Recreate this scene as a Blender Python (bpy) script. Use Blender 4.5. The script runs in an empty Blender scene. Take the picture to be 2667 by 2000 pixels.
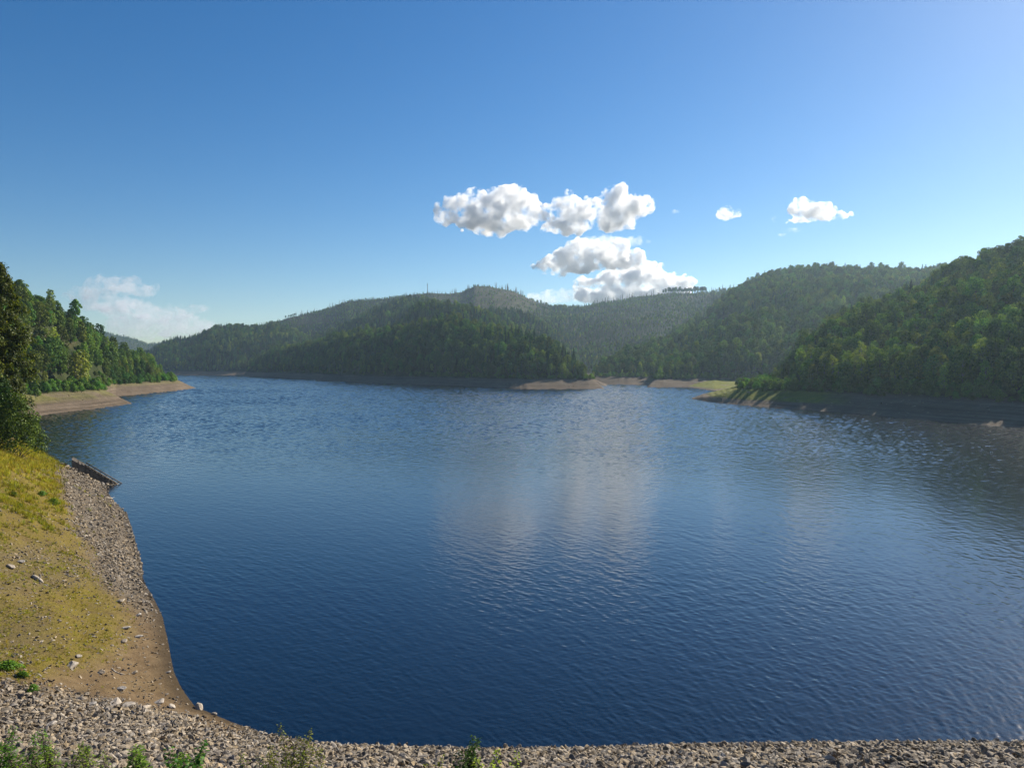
import bpy, math, random
import numpy as np
from mathutils import Vector, Matrix

R = math.radians
scene = bpy.context.scene
COL = scene.collection

# ------------------------------------------------------------------ camera
F_PX, HOR, CAM_H = 1950.0, 950.0, 20.0            # focal length and horizon row in photo pixels
PITCH = math.atan((1000.0 - HOR) / F_PX)
cam_d = bpy.data.cameras.new('camera')
cam_d.sensor_width = 36.0
cam_d.lens = 36.0 * F_PX / 2667.0
cam_d.clip_start = 0.5
cam_d.clip_end = 60000
cam = bpy.data.objects.new('camera', cam_d)
cam.location = (0, 0, CAM_H)
cam.rotation_euler = (R(90) - PITCH, 0, 0)
COL.objects.link(cam)
scene.camera = cam

# ------------------------------------------------------------------ sky, sun, exposure
SUN_AZ, SUN_EL = R(44), R(28.5)                      # azimuth to the right of the view
world = bpy.data.worlds.new('World')
scene.world = world
world.use_nodes = True
wn, wl = world.node_tree.nodes, world.node_tree.links
wn.clear()
sky = wn.new('ShaderNodeTexSky')
sky.sky_type = 'NISHITA'
sky.sun_disc = False
sky.sun_elevation = SUN_EL
sky.sun_rotation = SUN_AZ
sky.altitude = 300
sky.air_density = 1.0
sky.dust_density = 0.2
sky.ozone_density = 3.0
hsv = wn.new('ShaderNodeHueSaturation')
hsv.inputs['Saturation'].default_value = 1.35
hsv.inputs['Hue'].default_value = 0.504
bg = wn.new('ShaderNodeBackground')
bg.inputs['Strength'].default_value = 0.062
wo = wn.new('ShaderNodeOutputWorld')
wl.new(sky.outputs[0], hsv.inputs['Color'])
wl.new(hsv.outputs[0], bg.inputs['Color'])
wl.new(bg.outputs[0], wo.inputs['Surface'])

sd = bpy.data.lights.new('sun', 'SUN')
sd.energy = 5.0
sd.angle = R(0.5)
sd.color = (1.0, 0.91, 0.77)
sun = bpy.data.objects.new('sun', sd)
sun_dir = Vector((math.sin(SUN_AZ) * math.cos(SUN_EL), math.cos(SUN_AZ) * math.cos(SUN_EL), math.sin(SUN_EL)))
sun.rotation_euler = sun_dir.to_track_quat('Z', 'Y').to_euler()
sun.location = (300, 100, 400)
COL.objects.link(sun)

vs = scene.view_settings
vs.view_transform = 'Standard'
vs.look = 'None'
vs.gamma = 1.0
vs.use_curve_mapping = False
vs.exposure = 0.80
scene.cycles.max_bounces = 24
scene.cycles.volume_bounces = 20
scene.cycles.diffuse_bounces = 3
scene.cycles.glossy_bounces = 3
scene.cycles.transmission_bounces = 3
scene.cycles.transparent_max_bounces = 16

# ------------------------------------------------------------------ helpers
rng = np.random.default_rng(7)
random.seed(7)
CP, SP = math.cos(PITCH), math.sin(PITCH)

def ray(px, py):
    """direction of a photo pixel, scaled to one metre of forward distance"""
    a, b = (px - 1333.5) / F_PX, (1000.0 - py) / F_PX
    y = CP + b * SP
    z = -SP + b * CP
    return a / y, z / y

def at(px, py, Y):
    u, w = ray(px, py)
    return np.array((u * Y, Y, CAM_H + w * Y))

def on_water(px, py):
    u, w = ray(px, py)
    Y = -CAM_H / w
    return np.array((u * Y, Y))

def to_px(x, y, z):
    dz = z - CAM_H
    f = y * CP - dz * SP
    up = y * SP + dz * CP
    return 1333.5 + F_PX * x / f, 1000.0 - F_PX * up / f

def hash2(ix, iy, s):
    h = (ix.astype(np.int64) * 374761393 + iy.astype(np.int64) * 668265263 + s * 1442695041) & 0x7fffffff
    h = ((h ^ (h >> 13)) * 1274126177) & 0x7fffffff
    h = (h ^ (h >> 16)) & 0xffff
    return h / 65535.0

def vnoise(x, y, s=0):
    ix, iy = np.floor(x), np.floor(y)
    fx, fy = x - ix, y - iy
    fx = fx * fx * (3 - 2 * fx); fy = fy * fy * (3 - 2 * fy)
    a, b = hash2(ix, iy, s), hash2(ix + 1, iy, s)
    c, d = hash2(ix, iy + 1, s), hash2(ix + 1, iy + 1, s)
    return (a * (1 - fx) + b * fx) * (1 - fy) + (c * (1 - fx) + d * fx) * fy

def fbm(x, y, s=0, o=4):
    v, a, t = 0, 1.0, 0
    for k in range(o):
        v = v + a * (vnoise(x, y, s + k * 17) - 0.5); t += a
        x, y, a = x * 2.03 + 5.1, y * 2.03 + 3.7, a * 0.5
    return v / t * 2

def mesh_from(name, V, Fc, mats=(), smooth=False, midx=None):
    me = bpy.data.meshes.new(name)
    V = np.asarray(V, dtype=np.float32)
    if isinstance(Fc, np.ndarray):
        n, k = Fc.shape
        me.vertices.add(len(V)); me.vertices.foreach_set('co', V.ravel())
        me.loops.add(n * k); me.loops.foreach_set('vertex_index', Fc.astype(np.int32).ravel())
        me.polygons.add(n)
        me.polygons.foreach_set('loop_start', np.arange(0, n * k, k, dtype=np.int32))
        me.update(calc_edges=True)
    else:
        me.from_pydata(V.tolist(), [], Fc)
    for m in mats: me.materials.append(m)
    if midx is not None: me.polygons.foreach_set('material_index', np.asarray(midx, dtype=np.int32))
    if smooth: me.polygons.foreach_set('use_smooth', np.ones(len(me.polygons), dtype=bool))
    me.update()
    return me

def link(name, me, parent=None):
    o = bpy.data.objects.new(name, me)
    COL.objects.link(o)
    if parent: o.parent = parent
    return o

def tag(o, label=None, cat=None, group=None, kind=None):
    if label: o['label'] = label
    if cat: o['category'] = cat
    if group: o['group'] = group
    if kind: o['kind'] = kind
    return o

def empty(name, loc, rz=0.0, sc=1.0):
    o = bpy.data.objects.new(name, None)
    o.empty_display_size = 0.5
    o.location = loc
    o.rotation_euler = (0, 0, rz)
    o.scale = (sc, sc, sc)
    COL.objects.link(o)
    return o

class MB:
    """collects tapered tubes, boxes and quads for one mesh"""
    def __init__(s): s.V, s.F = [], []
    def add(s, V, Fc):
        n = len(s.V)
        s.V += [tuple(v) for v in V]
        s.F += [tuple(i + n for i in f) for f in Fc]
    def tube(s, pts, rad, k=7):
        V, Fc = [], []
        pts = [Vector(p) for p in pts]
        for i, p in enumerate(pts):
            d = (pts[min(i + 1, len(pts) - 1)] - pts[max(i - 1, 0)]).normalized()
            a = d.cross(Vector((0.31, 0.95, 0.05)))
            if a.length < 1e-3: a = d.cross(Vector((1, 0, 0)))
            a.normalize(); b = d.cross(a)
            for j in range(k):
                t = 2 * math.pi * j / k
                V.append(p + (a * math.cos(t) + b * math.sin(t)) * rad[i])
        for i in range(len(pts) - 1):
            for j in range(k):
                Fc.append((i * k + j, i * k + (j + 1) % k, (i + 1) * k + (j + 1) % k, (i + 1) * k + j))
        Fc.append(tuple(range(k))[::-1]); Fc.append(tuple((len(pts) - 1) * k + j for j in range(k)))
        s.add(V, Fc)
    def box(s, c, size, M=None):
        x, y, z = [q / 2 for q in size]
        V = [Vector((sx * x, sy * y, sz * z)) for sx in (-1, 1) for sy in (-1, 1) for sz in (-1, 1)]
        if M: V = [M @ v for v in V]
        V = [v + Vector(c) for v in V]
        s.add(V, [(0, 1, 3, 2), (4, 6, 7, 5), (0, 4, 5, 1), (2, 3, 7, 6), (0, 2, 6, 4), (1, 5, 7, 3)])
    def mesh(s, name, mats, smooth=True): return mesh_from(name, s.V, s.F, mats, smooth)

# ------------------------------------------------------------------ materials
def mat(name):
    m = bpy.data.materials.new(name)
    m.use_nodes = True
    nt = m.node_tree
    nt.nodes.clear()
    out = nt.nodes.new('ShaderNodeOutputMaterial')
    return m, nt, out

def nd(nt, kind, **kw):
    n = nt.nodes.new(kind)
    for k, v in kw.items():
        if hasattr(n, k): setattr(n, k, v)
        else: n.inputs[k.replace('_', ' ')].default_value = v
    return n

def ramp(nt, fac, stops, interp='LINEAR'):
    r = nt.nodes.new('ShaderNodeValToRGB')
    r.color_ramp.interpolation = interp
    el = r.color_ramp.elements
    while len(el) < len(stops): el.new(0.5)
    for e, (p, c) in zip(el, stops):
        e.position = p
        e.color = (*c, 1) if len(c) == 3 else c
    nt.links.new(fac, r.inputs['Fac'])
    return r.outputs['Color']

def mix(nt, fac, a, b, mode='MIX'):
    m = nt.nodes.new('ShaderNodeMix')
    m.data_type = 'RGBA'; m.blend_type = mode
    for s, v in ((0, fac), (6, a), (7, b)):
        if isinstance(v, bpy.types.NodeSocket): nt.links.new(v, m.inputs[s])
        elif s == 0: m.inputs[0].default_value = v
        else: m.inputs[s].default_value = (*v, 1)
    return m.outputs[2]

def noise(nt, vec, scale, detail=4, rough=0.55):
    n = nt.nodes.new('ShaderNodeTexNoise')
    n.inputs['Scale'].default_value = scale
    n.inputs['Detail'].default_value = detail
    n.inputs['Roughness'].default_value = rough
    if vec is not None: nt.links.new(vec, n.inputs['Vector'])
    return n.outputs['Fac']

def mathn(nt, op, a, b=0.0, clamp=False):
    n = nt.nodes.new('ShaderNodeMath'); n.operation = op; n.use_clamp = clamp
    for i, v in enumerate((a, b)):
        if isinstance(v, bpy.types.NodeSocket): nt.links.new(v, n.inputs[i])
        else: n.inputs[i].default_value = v
    return n.outputs[0]

def maprange(nt, v, a, b, c=0.0, d=1.0):
    n = nt.nodes.new('ShaderNodeMapRange')
    nt.links.new(v, n.inputs[0])
    for i, q in enumerate((a, b, c, d)): n.inputs[i + 1].default_value = q
    return n.outputs[0]

def leaf_mat(name, dark, mid, light, trans=0.35, tcol=None):
    m, nt, out = mat(name)
    geo = nd(nt, 'ShaderNodeNewGeometry')
    oi = nd(nt, 'ShaderNodeObjectInfo')
    c1 = ramp(nt, geo.outputs['Random Per Island'], [(0.0, dark), (0.55, mid), (1.0, light)])
    hv = nd(nt, 'ShaderNodeHueSaturation')
    sc_ = nd(nt, 'ShaderNodeVectorMath', operation='SCALE'); sc_.inputs['Scale'].default_value = 0.016
    nt.links.new(oi.outputs['Location'], sc_.inputs[0])
    stand = noise(nt, sc_.outputs[0], 1.0, 3, 0.6)
    hu = mathn(nt, 'ADD', maprange(nt, oi.outputs['Random'], 0, 1, -0.034, 0.034), maprange(nt, stand, 0.3, 0.7, 0.482, 0.525))
    nt.links.new(hu, hv.inputs['Hue'])
    r2 = mathn(nt, 'FRACT', mathn(nt, 'MULTIPLY', oi.outputs['Random'], 7.31))
    nt.links.new(mathn(nt, 'MULTIPLY', maprange(nt, r2, 0, 1, 0.55, 1.5), maprange(nt, stand, 0.3, 0.7, 1.25, 0.8)), hv.inputs['Value'])
    nt.links.new(c1, hv.inputs['Color'])
    d = nd(nt, 'ShaderNodeBsdfDiffuse')
    t = nd(nt, 'ShaderNodeBsdfTranslucent')
    nt.links.new(hv.outputs[0], d.inputs['Color'])
    tc = mix(nt, 1.0, hv.outputs[0], tcol or (1.5, 1.5, 0.6), 'MULTIPLY')
    nt.links.new(tc, t.inputs['Color'])
    g = nd(nt, 'ShaderNodeBsdfGlossy', Roughness=0.45)
    g.inputs['Color'].default_value = (0.8, 0.85, 0.8, 1)
    ms = nd(nt, 'ShaderNodeMixShader'); ms.inputs[0].default_value = trans
    nt.links.new(d.outputs[0], ms.inputs[1]); nt.links.new(t.outputs[0], ms.inputs[2])
    m2 = nd(nt, 'ShaderNodeMixShader'); m2.inputs[0].default_value = 0.012
    nt.links.new(ms.outputs[0], m2.inputs[1]); nt.links.new(g.outputs[0], m2.inputs[2])
    nt.links.new(m2.outputs[0], out.inputs['Surface'])
    return m

def simple_mat(name, c1, c2, scale, rough=0.85, bump=0.3, coord='Object', vary=0.0):
    m, nt, out = mat(name)
    tc = nd(nt, 'ShaderNodeTexCoord')
    n1 = noise(nt, tc.outputs[coord], scale, 6, 0.6)
    col = ramp(nt, n1, [(0.3, c1), (0.7, c2)])
    if vary:
        oi = nd(nt, 'ShaderNodeObjectInfo')
        hv = nd(nt, 'ShaderNodeHueSaturation')
        nt.links.new(maprange(nt, oi.outputs['Random'], 0, 1, 1 - vary, 1 + vary), hv.inputs['Value'])
        r2 = mathn(nt, 'FRACT', mathn(nt, 'MULTIPLY', oi.outputs['Random'], 13.7))
        nt.links.new(maprange(nt, r2, 0, 1, 0.6, 1.35), hv.inputs['Saturation'])
        nt.links.new(col, hv.inputs['Color']); col = hv.outputs[0]
    p = nd(nt, 'ShaderNodeBsdfPrincipled', Roughness=rough)
    p.inputs['Specular IOR Level'].default_value = 0.22
    nt.links.new(col, p.inputs['Base Color'])
    b = nd(nt, 'ShaderNodeBump', Strength=bump, Distance=0.05)
    nt.links.new(noise(nt, tc.outputs[coord], scale * 3, 6, 0.65), b.inputs['Height'])
    nt.links.new(b.outputs[0], p.inputs['Normal'])
    nt.links.new(p.outputs[0], out.inputs['Surface'])
    return m

M_BROAD = leaf_mat('broadleaf_foliage', (0.0343, 0.0739, 0.0132), (0.0871, 0.1558, 0.0238), (0.1980, 0.2706, 0.0449), 0.22)
M_CONIF = leaf_mat('conifer_foliage', (0.0264, 0.0634, 0.0211), (0.0475, 0.1030, 0.0317), (0.0871, 0.1584, 0.0475), 0.12)
M_BIRCH = leaf_mat('pale_foliage', (0.0858, 0.1386, 0.0238), (0.1716, 0.2376, 0.0370), (0.2970, 0.3498, 0.0594), 0.28)
M_SHRUB = leaf_mat('shrub_foliage', (0.0462, 0.0990, 0.0158), (0.0858, 0.1650, 0.0238), (0.1452, 0.2376, 0.0370), 0.4)
M_OLIVE = leaf_mat('olive_foliage', (0.034, 0.062, 0.009), (0.080, 0.124, 0.016), (0.175, 0.215, 0.028), 0.4)
M_WEED = leaf_mat('weed_foliage', (0.110, 0.180, 0.014), (0.210, 0.290, 0.024), (0.340, 0.400, 0.050), 0.45)
M_DARKLEAF = leaf_mat('dark_weed_foliage', (0.022, 0.060, 0.009), (0.050, 0.115, 0.014), (0.105, 0.190, 0.026), 0.35)
M_NEARBUSH = leaf_mat('near_bush_foliage', (0.014, 0.034, 0.007), (0.034, 0.070, 0.012), (0.085, 0.135, 0.024), 0.25)
M_GRASS = leaf_mat('grass_blades', (0.120, 0.130, 0.012), (0.210, 0.205, 0.020), (0.340, 0.300, 0.038), 0.4, (1.2, 1.2, 0.7))
M_BARK = simple_mat('bark', (0.045, 0.038, 0.030), (0.12, 0.10, 0.08), 1.2)
M_PALEBARK = simple_mat('pale_bark', (0.14, 0.13, 0.11), (0.30, 0.28, 0.25), 1.5)
M_DEAD = simple_mat('dead_wood', (0.075, 0.068, 0.06), (0.16, 0.145, 0.125), 1.0)
M_DRIFT = simple_mat('driftwood', (0.30, 0.25, 0.19), (0.52, 0.46, 0.37), 6.0)
M_STONE = simple_mat('slate_rubble', (0.1326, 0.1050, 0.0751), (0.3426, 0.2817, 0.2045), 3.0, 0.8, 0.5, vary=0.5)
M_BOULDER = simple_mat('pale_boulder', (0.2244, 0.1870, 0.1496), (0.4675, 0.4114, 0.3366), 3.0, 0.85, 0.6, vary=0.2)
M_CONCRETE = simple_mat('old_concrete', (0.0595, 0.0510, 0.0425), (0.1700, 0.1487, 0.1275), 2.5, 0.9, 0.5)
M_STEEL = simple_mat('galvanised_steel', (0.22, 0.24, 0.25), (0.34, 0.36, 0.37), 2.0, 0.5, 0.05)

# ---- water
M_WATER, nt, out = mat('lake_water')
geo = nd(nt, 'ShaderNodeNewGeometry')
sxyz = nd(nt, 'ShaderNodeSeparateXYZ'); nt.links.new(geo.outputs['Position'], sxyz.inputs[0])
nd_y = sxyz.outputs[1]
def wave(angle, along, across, detail, rough=0.5):
    mp = nd(nt, 'ShaderNodeMapping', vector_type='TEXTURE')
    mp.inputs['Rotation'].default_value = (0, 0, R(angle))
    mp.inputs['Scale'].default_value = (along, across, 1)
    nt.links.new(geo.outputs['Position'], mp.inputs['Vector'])
    return noise(nt, mp.outputs[0], 1.0, detail, rough)
w2 = wave(-38, 1.1, 0.34, 3, 0.5)
w4 = wave(14, 1.5, 0.42, 3, 0.5)
hgt = mathn(nt, 'ADD', mathn(nt, 'MULTIPLY', w2, 0.030), mathn(nt, 'MULTIPLY', w4, 0.030))
bp = nd(nt, 'ShaderNodeBump', Distance=1.0, Strength=0.35)
nt.links.new(hgt, bp.inputs['Height'])
pw = nd(nt, 'ShaderNodeBsdfPrincipled', Roughness=0.06, IOR=1.56)
rgh = maprange(nt, nd_y, 90, 380, 0.10, 0.16)      # calm under the dam, ruffled by the wind farther out
nt.links.new(rgh, pw.inputs['Roughness'])
pw.inputs['Base Color'].default_value = (0.001, 0.005, 0.013, 1)
nt.links.new(bp.outputs[0], pw.inputs['Normal'])
nt.links.new(pw.outputs[0], out.inputs['Surface'])

# ---- near ground: silt, dry grass, stones
M_BANK, nt, out = mat('bank_ground')
geo = nd(nt, 'ShaderNodeNewGeometry')
pos = geo.outputs['Position']
va = nd(nt, 'ShaderNodeVertexColor', layer_name='zone')
sp = nd(nt, 'ShaderNodeSeparateColor'); nt.links.new(va.outputs['Color'], sp.inputs[0])
n_big, n_mid, n_fine = noise(nt, pos, 0.16, 5, 0.6), noise(nt, pos, 0.9, 6, 0.65), noise(nt, pos, 5.0, 6, 0.7)
silt = ramp(nt, n_mid, [(0.25, (0.095, 0.064, 0.034)), (0.5, (0.15, 0.102, 0.055)), (0.75, (0.21, 0.15, 0.085))])
grs = ramp(nt, n_fine, [(0.25, (0.070, 0.056, 0.012)), (0.5, (0.145, 0.112, 0.022)), (0.75, (0.22, 0.170, 0.038))])
rub = ramp(nt, n_fine, [(0.3, (0.06, 0.05, 0.04)), (0.7, (0.17, 0.14, 0.105))])
gf = mathn(nt, 'MULTIPLY', sp.outputs[0], maprange(nt, n_mid, 0.22, 0.52), True)
c = mix(nt, gf, silt, grs)
c = mix(nt, mathn(nt, 'MULTIPLY', sp.outputs[1], maprange(nt, n_mid, 0.2, 0.5), True), c, rub)
c = mix(nt, mathn(nt, 'MULTIPLY', sp.outputs[2], 0.75), c, (0.035, 0.026, 0.016))
p = nd(nt, 'ShaderNodeBsdfPrincipled', Roughness=0.92)
p.inputs['Specular IOR Level'].default_value = 0.08
nt.links.new(c, p.inputs['Base Color'])
b = nd(nt, 'ShaderNodeBump', Strength=0.7, Distance=0.12)
nt.links.new(mathn(nt, 'ADD', n_fine, n_mid), b.inputs['Height'])
nt.links.new(b.outputs[0], p.inputs['Normal'])
nt.links.new(p.outputs[0], out.inputs['Surface'])

# ---- far terrain: bare drawdown shore below, forest floor above
M_HILL, nt, out = mat('hill_ground')
geo = nd(nt, 'ShaderNodeNewGeometry')
pos = geo.outputs['Position']
va = nd(nt, 'ShaderNodeVertexColor', layer_name='zone')
sp = nd(nt, 'ShaderNodeSeparateColor'); nt.links.new(va.outputs['Color'], sp.inputs[0])
xyz = nd(nt, 'ShaderNodeSeparateXYZ'); nt.links.new(pos, xyz.inputs[0])
wob = noise(nt, pos, 0.05, 4)
cz = nd(nt, 'ShaderNodeCombineXYZ')
nt.links.new(mathn(nt, 'MULTIPLY', xyz.outputs[0], 0.012), cz.inputs[0])
nt.links.new(mathn(nt, 'MULTIPLY', xyz.outputs[1], 0.012), cz.inputs[1])
nt.links.new(mathn(nt, 'MULTIPLY', xyz.outputs[2], 1.6), cz.inputs[2])
strata = noise(nt, cz.outputs[0], 1.0, 5, 0.7)
spk = noise(nt, pos, 0.22, 8, 0.78)
shore = ramp(nt, mathn(nt, 'ADD', mathn(nt, 'MULTIPLY', strata, 0.62), mathn(nt, 'MULTIPLY', spk, 0.38)),
             [(0.3, (0.0540, 0.0407, 0.0290)), (0.5, (0.1242, 0.0953, 0.0669)), (0.68, (0.2160, 0.1701, 0.1235))])
grs = ramp(nt, spk, [(0.3, (0.080, 0.095, 0.014)), (0.6, (0.18, 0.185, 0.026)), (0.8, (0.27, 0.24, 0.045))])
gm = noise(nt, pos, 0.045, 4)
gfac = mathn(nt, 'MULTIPLY', sp.outputs[1], maprange(nt, gm, 0.30, 0.50), True)
c = mix(nt, gfac, shore, grs)
floor = ramp(nt, noise(nt, pos, 0.12, 5), [(0.3, (0.020, 0.030, 0.010)), (0.7, (0.050, 0.058, 0.020))])
clear = ramp(nt, noise(nt, pos, 0.06, 6, 0.75), [(0.3, (0.028, 0.042, 0.014)), (0.52, (0.055, 0.052, 0.024)), (0.75, (0.12, 0.085, 0.052))])
up = maprange(nt, mathn(nt, 'ADD', xyz.outputs[2], mathn(nt, 'MULTIPLY', wob, 2.0)), 7.8, 9.0)
c2 = mix(nt, sp.outputs[0], floor, clear)
c = mix(nt, up, c, c2)
p = nd(nt, 'ShaderNodeBsdfPrincipled', Roughness=0.95)
p.inputs['Specular IOR Level'].default_value = 0.05
nt.links.new(c, p.inputs['Base Color'])
b = nd(nt, 'ShaderNodeBump', Strength=0.8, Distance=0.6)
nt.links.new(mathn(nt, 'ADD', spk, strata), b.inputs['Height'])
nt.links.new(b.outputs[0], p.inputs['Normal'])
nt.links.new(p.outputs[0], out.inputs['Surface'])

# ------------------------------------------------------------------ terrain of the hills
FULL = 7.5                                          # height of the full-reservoir line, where the trees begin
def I(tab): return np.array([t[0] for t in tab], float), np.array([t[1] for t in tab], float)
def const(v): return [(0, v)]
LAY = []
def layer(name, sky_, D, foot, th, W=34.0, rough=1.0, shape=0.5):
    LAY.append(dict(name=name, sky=I(sky_), D=I(D), foot=I(foot), th=I(th),
                    W=I(W if isinstance(W, list) else const(W)), lo=sky_[0][0], hi=sky_[-1][0], rough=rough, shape=shape))
layer('distant hill', [(150, 830), (240, 852), (298, 868), (345, 878), (385, 892), (410, 890), (440, 889), (500, 905)], const(3500), const(2700), const(7))
layer('left shore', [(-420, 560), (-250, 600), (0, 690), (26, 712), (89, 737), (130, 752), (155, 780), (217, 822), (258, 848), (293, 872),
                     (320, 903), (336, 910), (380, 912), (412, 937), (439, 972), (450, 985), (470, 993), (490, 1003), (513, 1011)],
      [(-420, 300), (-250, 330), (0, 400), (100, 430), (217, 480), (293, 560), (336, 640), (412, 700), (450, 680), (513, 650)],
      [(-420, 230), (-250, 255), (102, 310), (250, 400), (300, 470), (345, 494), (407, 534), (461, 577), (513, 643)],
      [(-250, 15), (150, 14), (217, 12), (400, 13), (430, 9), (442, 2), (450, 0)])
layer('left spur', [(40, 1008), (102, 1008), (244, 1008), (270, 1014), (300, 1029), (330, 1044), (345, 1051)],
      [(40, 340), (102, 350), (244, 395), (345, 392)], [(0, 262), (102, 295), (244, 339), (345, 386)], const(0))
layer('north shore', [(300, 950), (330, 930), (390, 909), (423, 887), (458, 875), (502, 871), (526, 860), (572, 842), (616, 840), (648, 844),
                      (689, 840), (716, 838), (760, 850), (830, 880), (900, 905)], const(1800), [(330, 1470), (454, 1444), (605, 1390), (900, 1350)], const(13))
layer('far ridge', [(600, 900), (640, 865), (716, 838), (751, 826), (784, 819), (838, 807), (882, 794), (906, 784), (950, 778), (993, 776), (1039, 770),
                    (1077, 764), (1114, 760), (1168, 762), (1203, 758), (1238, 742), (1276, 744), (1331, 755), (1358, 766), (1379, 776), (1420, 788),
                    (1436, 795), (1463, 792), (1480, 795), (1518, 794), (1545, 788), (1596, 782), (1642, 775), (1700, 769), (1722, 764), (1744, 760),
                    (1839, 756), (1882, 752), (1950, 748), (2100, 745)],
      [(640, 2350), (900, 2250), (1238, 2050), (1450, 2150), (1700, 2000), (2100, 1800)], [(640, 1500), (1238, 1250), (1450, 1050), (1900, 950)],
      [(640, 9), (720, 3), (900, 3), (1000, 4), (1360, 3), (1440, 8), (1540, 6), (1700, 4), (1900, 8)], shape=0.35)
layer('back spur', [(740, 915), (833, 871), (871, 852), (939, 817), (993, 790), (1020, 781), (1061, 766), (1110, 768), (1170, 785), (1240, 806), (1320, 830), (1400, 855)],
      const(1650), const(1150), const(13))
layer('side spur', [(1230, 806), (1300, 800), (1349, 801), (1390, 815), (1430, 840), (1470, 870), (1500, 900), (1540, 938)], const(1450), const(1050), const(13))
layer('middle spur', [(940, 880), (1000, 850), (1058, 814), (1075, 795), (1102, 781), (1129, 779), (1181, 780), (1222, 787), (1263, 799), (1290, 811), (1306, 825), (1371, 850), (1440, 890)],
      const(1180), const(900), const(14))
layer('peninsula', [(595, 980), (620, 973), (635, 966), (654, 941), (703, 906), (776, 890), (833, 876), (890, 862), (950, 852), (1020, 846), (1060, 840),
                    (1110, 827), (1154, 815), (1181, 816), (1214, 822), (1263, 836), (1317, 841), (1360, 852), (1398, 864), (1417, 868), (1450, 884),
                    (1474, 903), (1485, 918), (1515, 936), (1531, 962), (1540, 980), (1550, 992), (1560, 1001), (1574, 1011)],
      [(600, 1350), (700, 1300), (850, 1180), (1000, 1020), (1180, 900), (1300, 820), (1400, 760), (1474, 700), (1540, 655), (1574, 640)],
      [(595, 1345), (700, 1180), (844, 975), (939, 830), (1061, 765), (1200, 696), (1290, 645), (1371, 609), (1534, 619), (1574, 631)],
      [(600, 0), (622, 0), (640, 8), (700, 14), (1474, 15), (1515, 12), (1533, 8), (1541, 0)], [(600, 34), (1371, 40), (1574, 26)])
layer('peninsula tip', [(1490, 985), (1545, 985), (1560, 992), (1581, 1001)], const(760), const(705), const(0))
layer('right hill', [(1530, 965), (1541, 950), (1554, 938), (1608, 912), (1660, 898), (1717, 882), (1760, 858), (1798, 834), (1839, 802), (1880, 768), (1907, 750),
                     (1934, 734), (1966, 719), (2002, 706), (2056, 693), (2100, 691), (2162, 689), (2232, 693), (2315, 696), (2378, 699), (2441, 690), (2494, 687), (2900, 670)],
      [(1541, 880), (1700, 1020), (1900, 1260), (2100, 1260), (2700, 1100)],
      [(1500, 775), (1581, 765), (1636, 743), (1733, 722), (1785, 661), (1861, 565), (1950, 600), (2200, 600), (2700, 560)], const(14),
      [(1540, 30), (1640, 45), (1733, 70), (1800, 110), (1861, 150), (1950, 130), (2100, 40)], shape=0.3)
layer('right spur', [(1800, 885), (1850, 852), (1900, 822), (1970, 800), (2016, 802), (2059, 817), (2100, 830), (2150, 838), (2220, 850)], const(880), const(660), const(13))
layer('right shore', [(1797, 1038), (1830, 1027), (1866, 1019), (1900, 1011), (1928, 1004), (1945, 978), (1988, 960), (2015, 946), (2050, 917), (2083, 884), (2106, 868),
                      (2135, 850), (2175, 816), (2215, 797), (2248, 788), (2281, 777), (2348, 755), (2371, 747), (2414, 730), (2441, 715), (2467, 697),
                      (2507, 679), (2563, 664), (2613, 647), (2667, 624), (2800, 590), (3600, 500)],
      [(1797, 452), (1866, 470), (1928, 455), (2015, 500), (2175, 580), (2348, 610), (2507, 610), (2667, 580), (2900, 520), (3600, 400)],
      [(1797, 443), (1830, 415), (1880, 390), (1950, 364), (2149, 322), (2281, 295), (2447, 265), (2667, 236), (3000, 195), (3600, 190)],
      [(1797, 0), (1930, 0), (1945, 6), (2000, 9), (2083, 12), (2175, 15)], [(1797, 28), (2100, 28), (2281, 30), (2667, 31)])

def hill_z(x, y, want_layer=False):
    """ground height of the hills; water where it is below zero"""
    u = x / y
    px = 1333.5 + u * F_PX
    best = np.full(np.shape(x), -4.0)
    lid = np.full(np.shape(x), -1)
    ysh = y + 9 * fbm(x / 40, y / 40, 91, 3)
    for k, L in enumerate(LAY):
        ys = np.interp(px, *L['sky'])
        D = np.interp(px, *L['D']); d0 = np.interp(px, *L['foot']); th = np.interp(px, *L['th']); W = np.interp(px, *L['W'])
        zc = CAM_H + (HOR - ys) / F_PX * D - th
        outside = np.maximum(L['lo'] - px, 0) + np.maximum(px - L['hi'], 0)
        zc = zc - outside * D / F_PX * 0.7
        s = y - d0
        s = s + np.clip(s / 25, 0, 1) * (ysh - y) * 0.8 * np.clip((zc - 7) / 10, 0, 1)
        bank = FULL * s / W
        bank = np.where(s < 0, s * 0.12, bank)
        t = np.clip((s - W) / np.maximum(D - d0 - W, 5), 0, 1)
        e = (1 - L['shape']) * t + L['shape'] * np.sin(t * math.pi / 2)
        upz = FULL + (zc - FULL) * e
        z = np.where(zc > FULL, np.where(s < W, bank, upz), np.minimum(bank, zc))
        z = np.where(y > D, np.minimum(z, zc - (y - D) * 0.4), z)
        amp = np.clip((z - FULL) / 40, 0, 1) * np.clip((D - y) / 120, 0, 1)
        z = z + amp * 9 * fbm(x / 110, y / 110, 11 + k, 4) * L['rough']
        z = np.maximum(z, -4.0)
        hit = z > best
        best = np.where(hit, z, best); lid = np.where(hit, k, lid)
    zz = np.clip(best / 2, 0, 1)
    best = best + zz * (0.35 * fbm(x / 9, y / 9, 5, 4) + 0.5 * fbm(x / 28, y / 28, 6, 3))
    best = best + np.where((best > 0.3) & (best < FULL + 1), 0.10 * np.sin(best * 7.0 + 2 * fbm(x / 30, y / 30, 8, 2)), 0)
    return (best, lid) if want_layer else best

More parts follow.
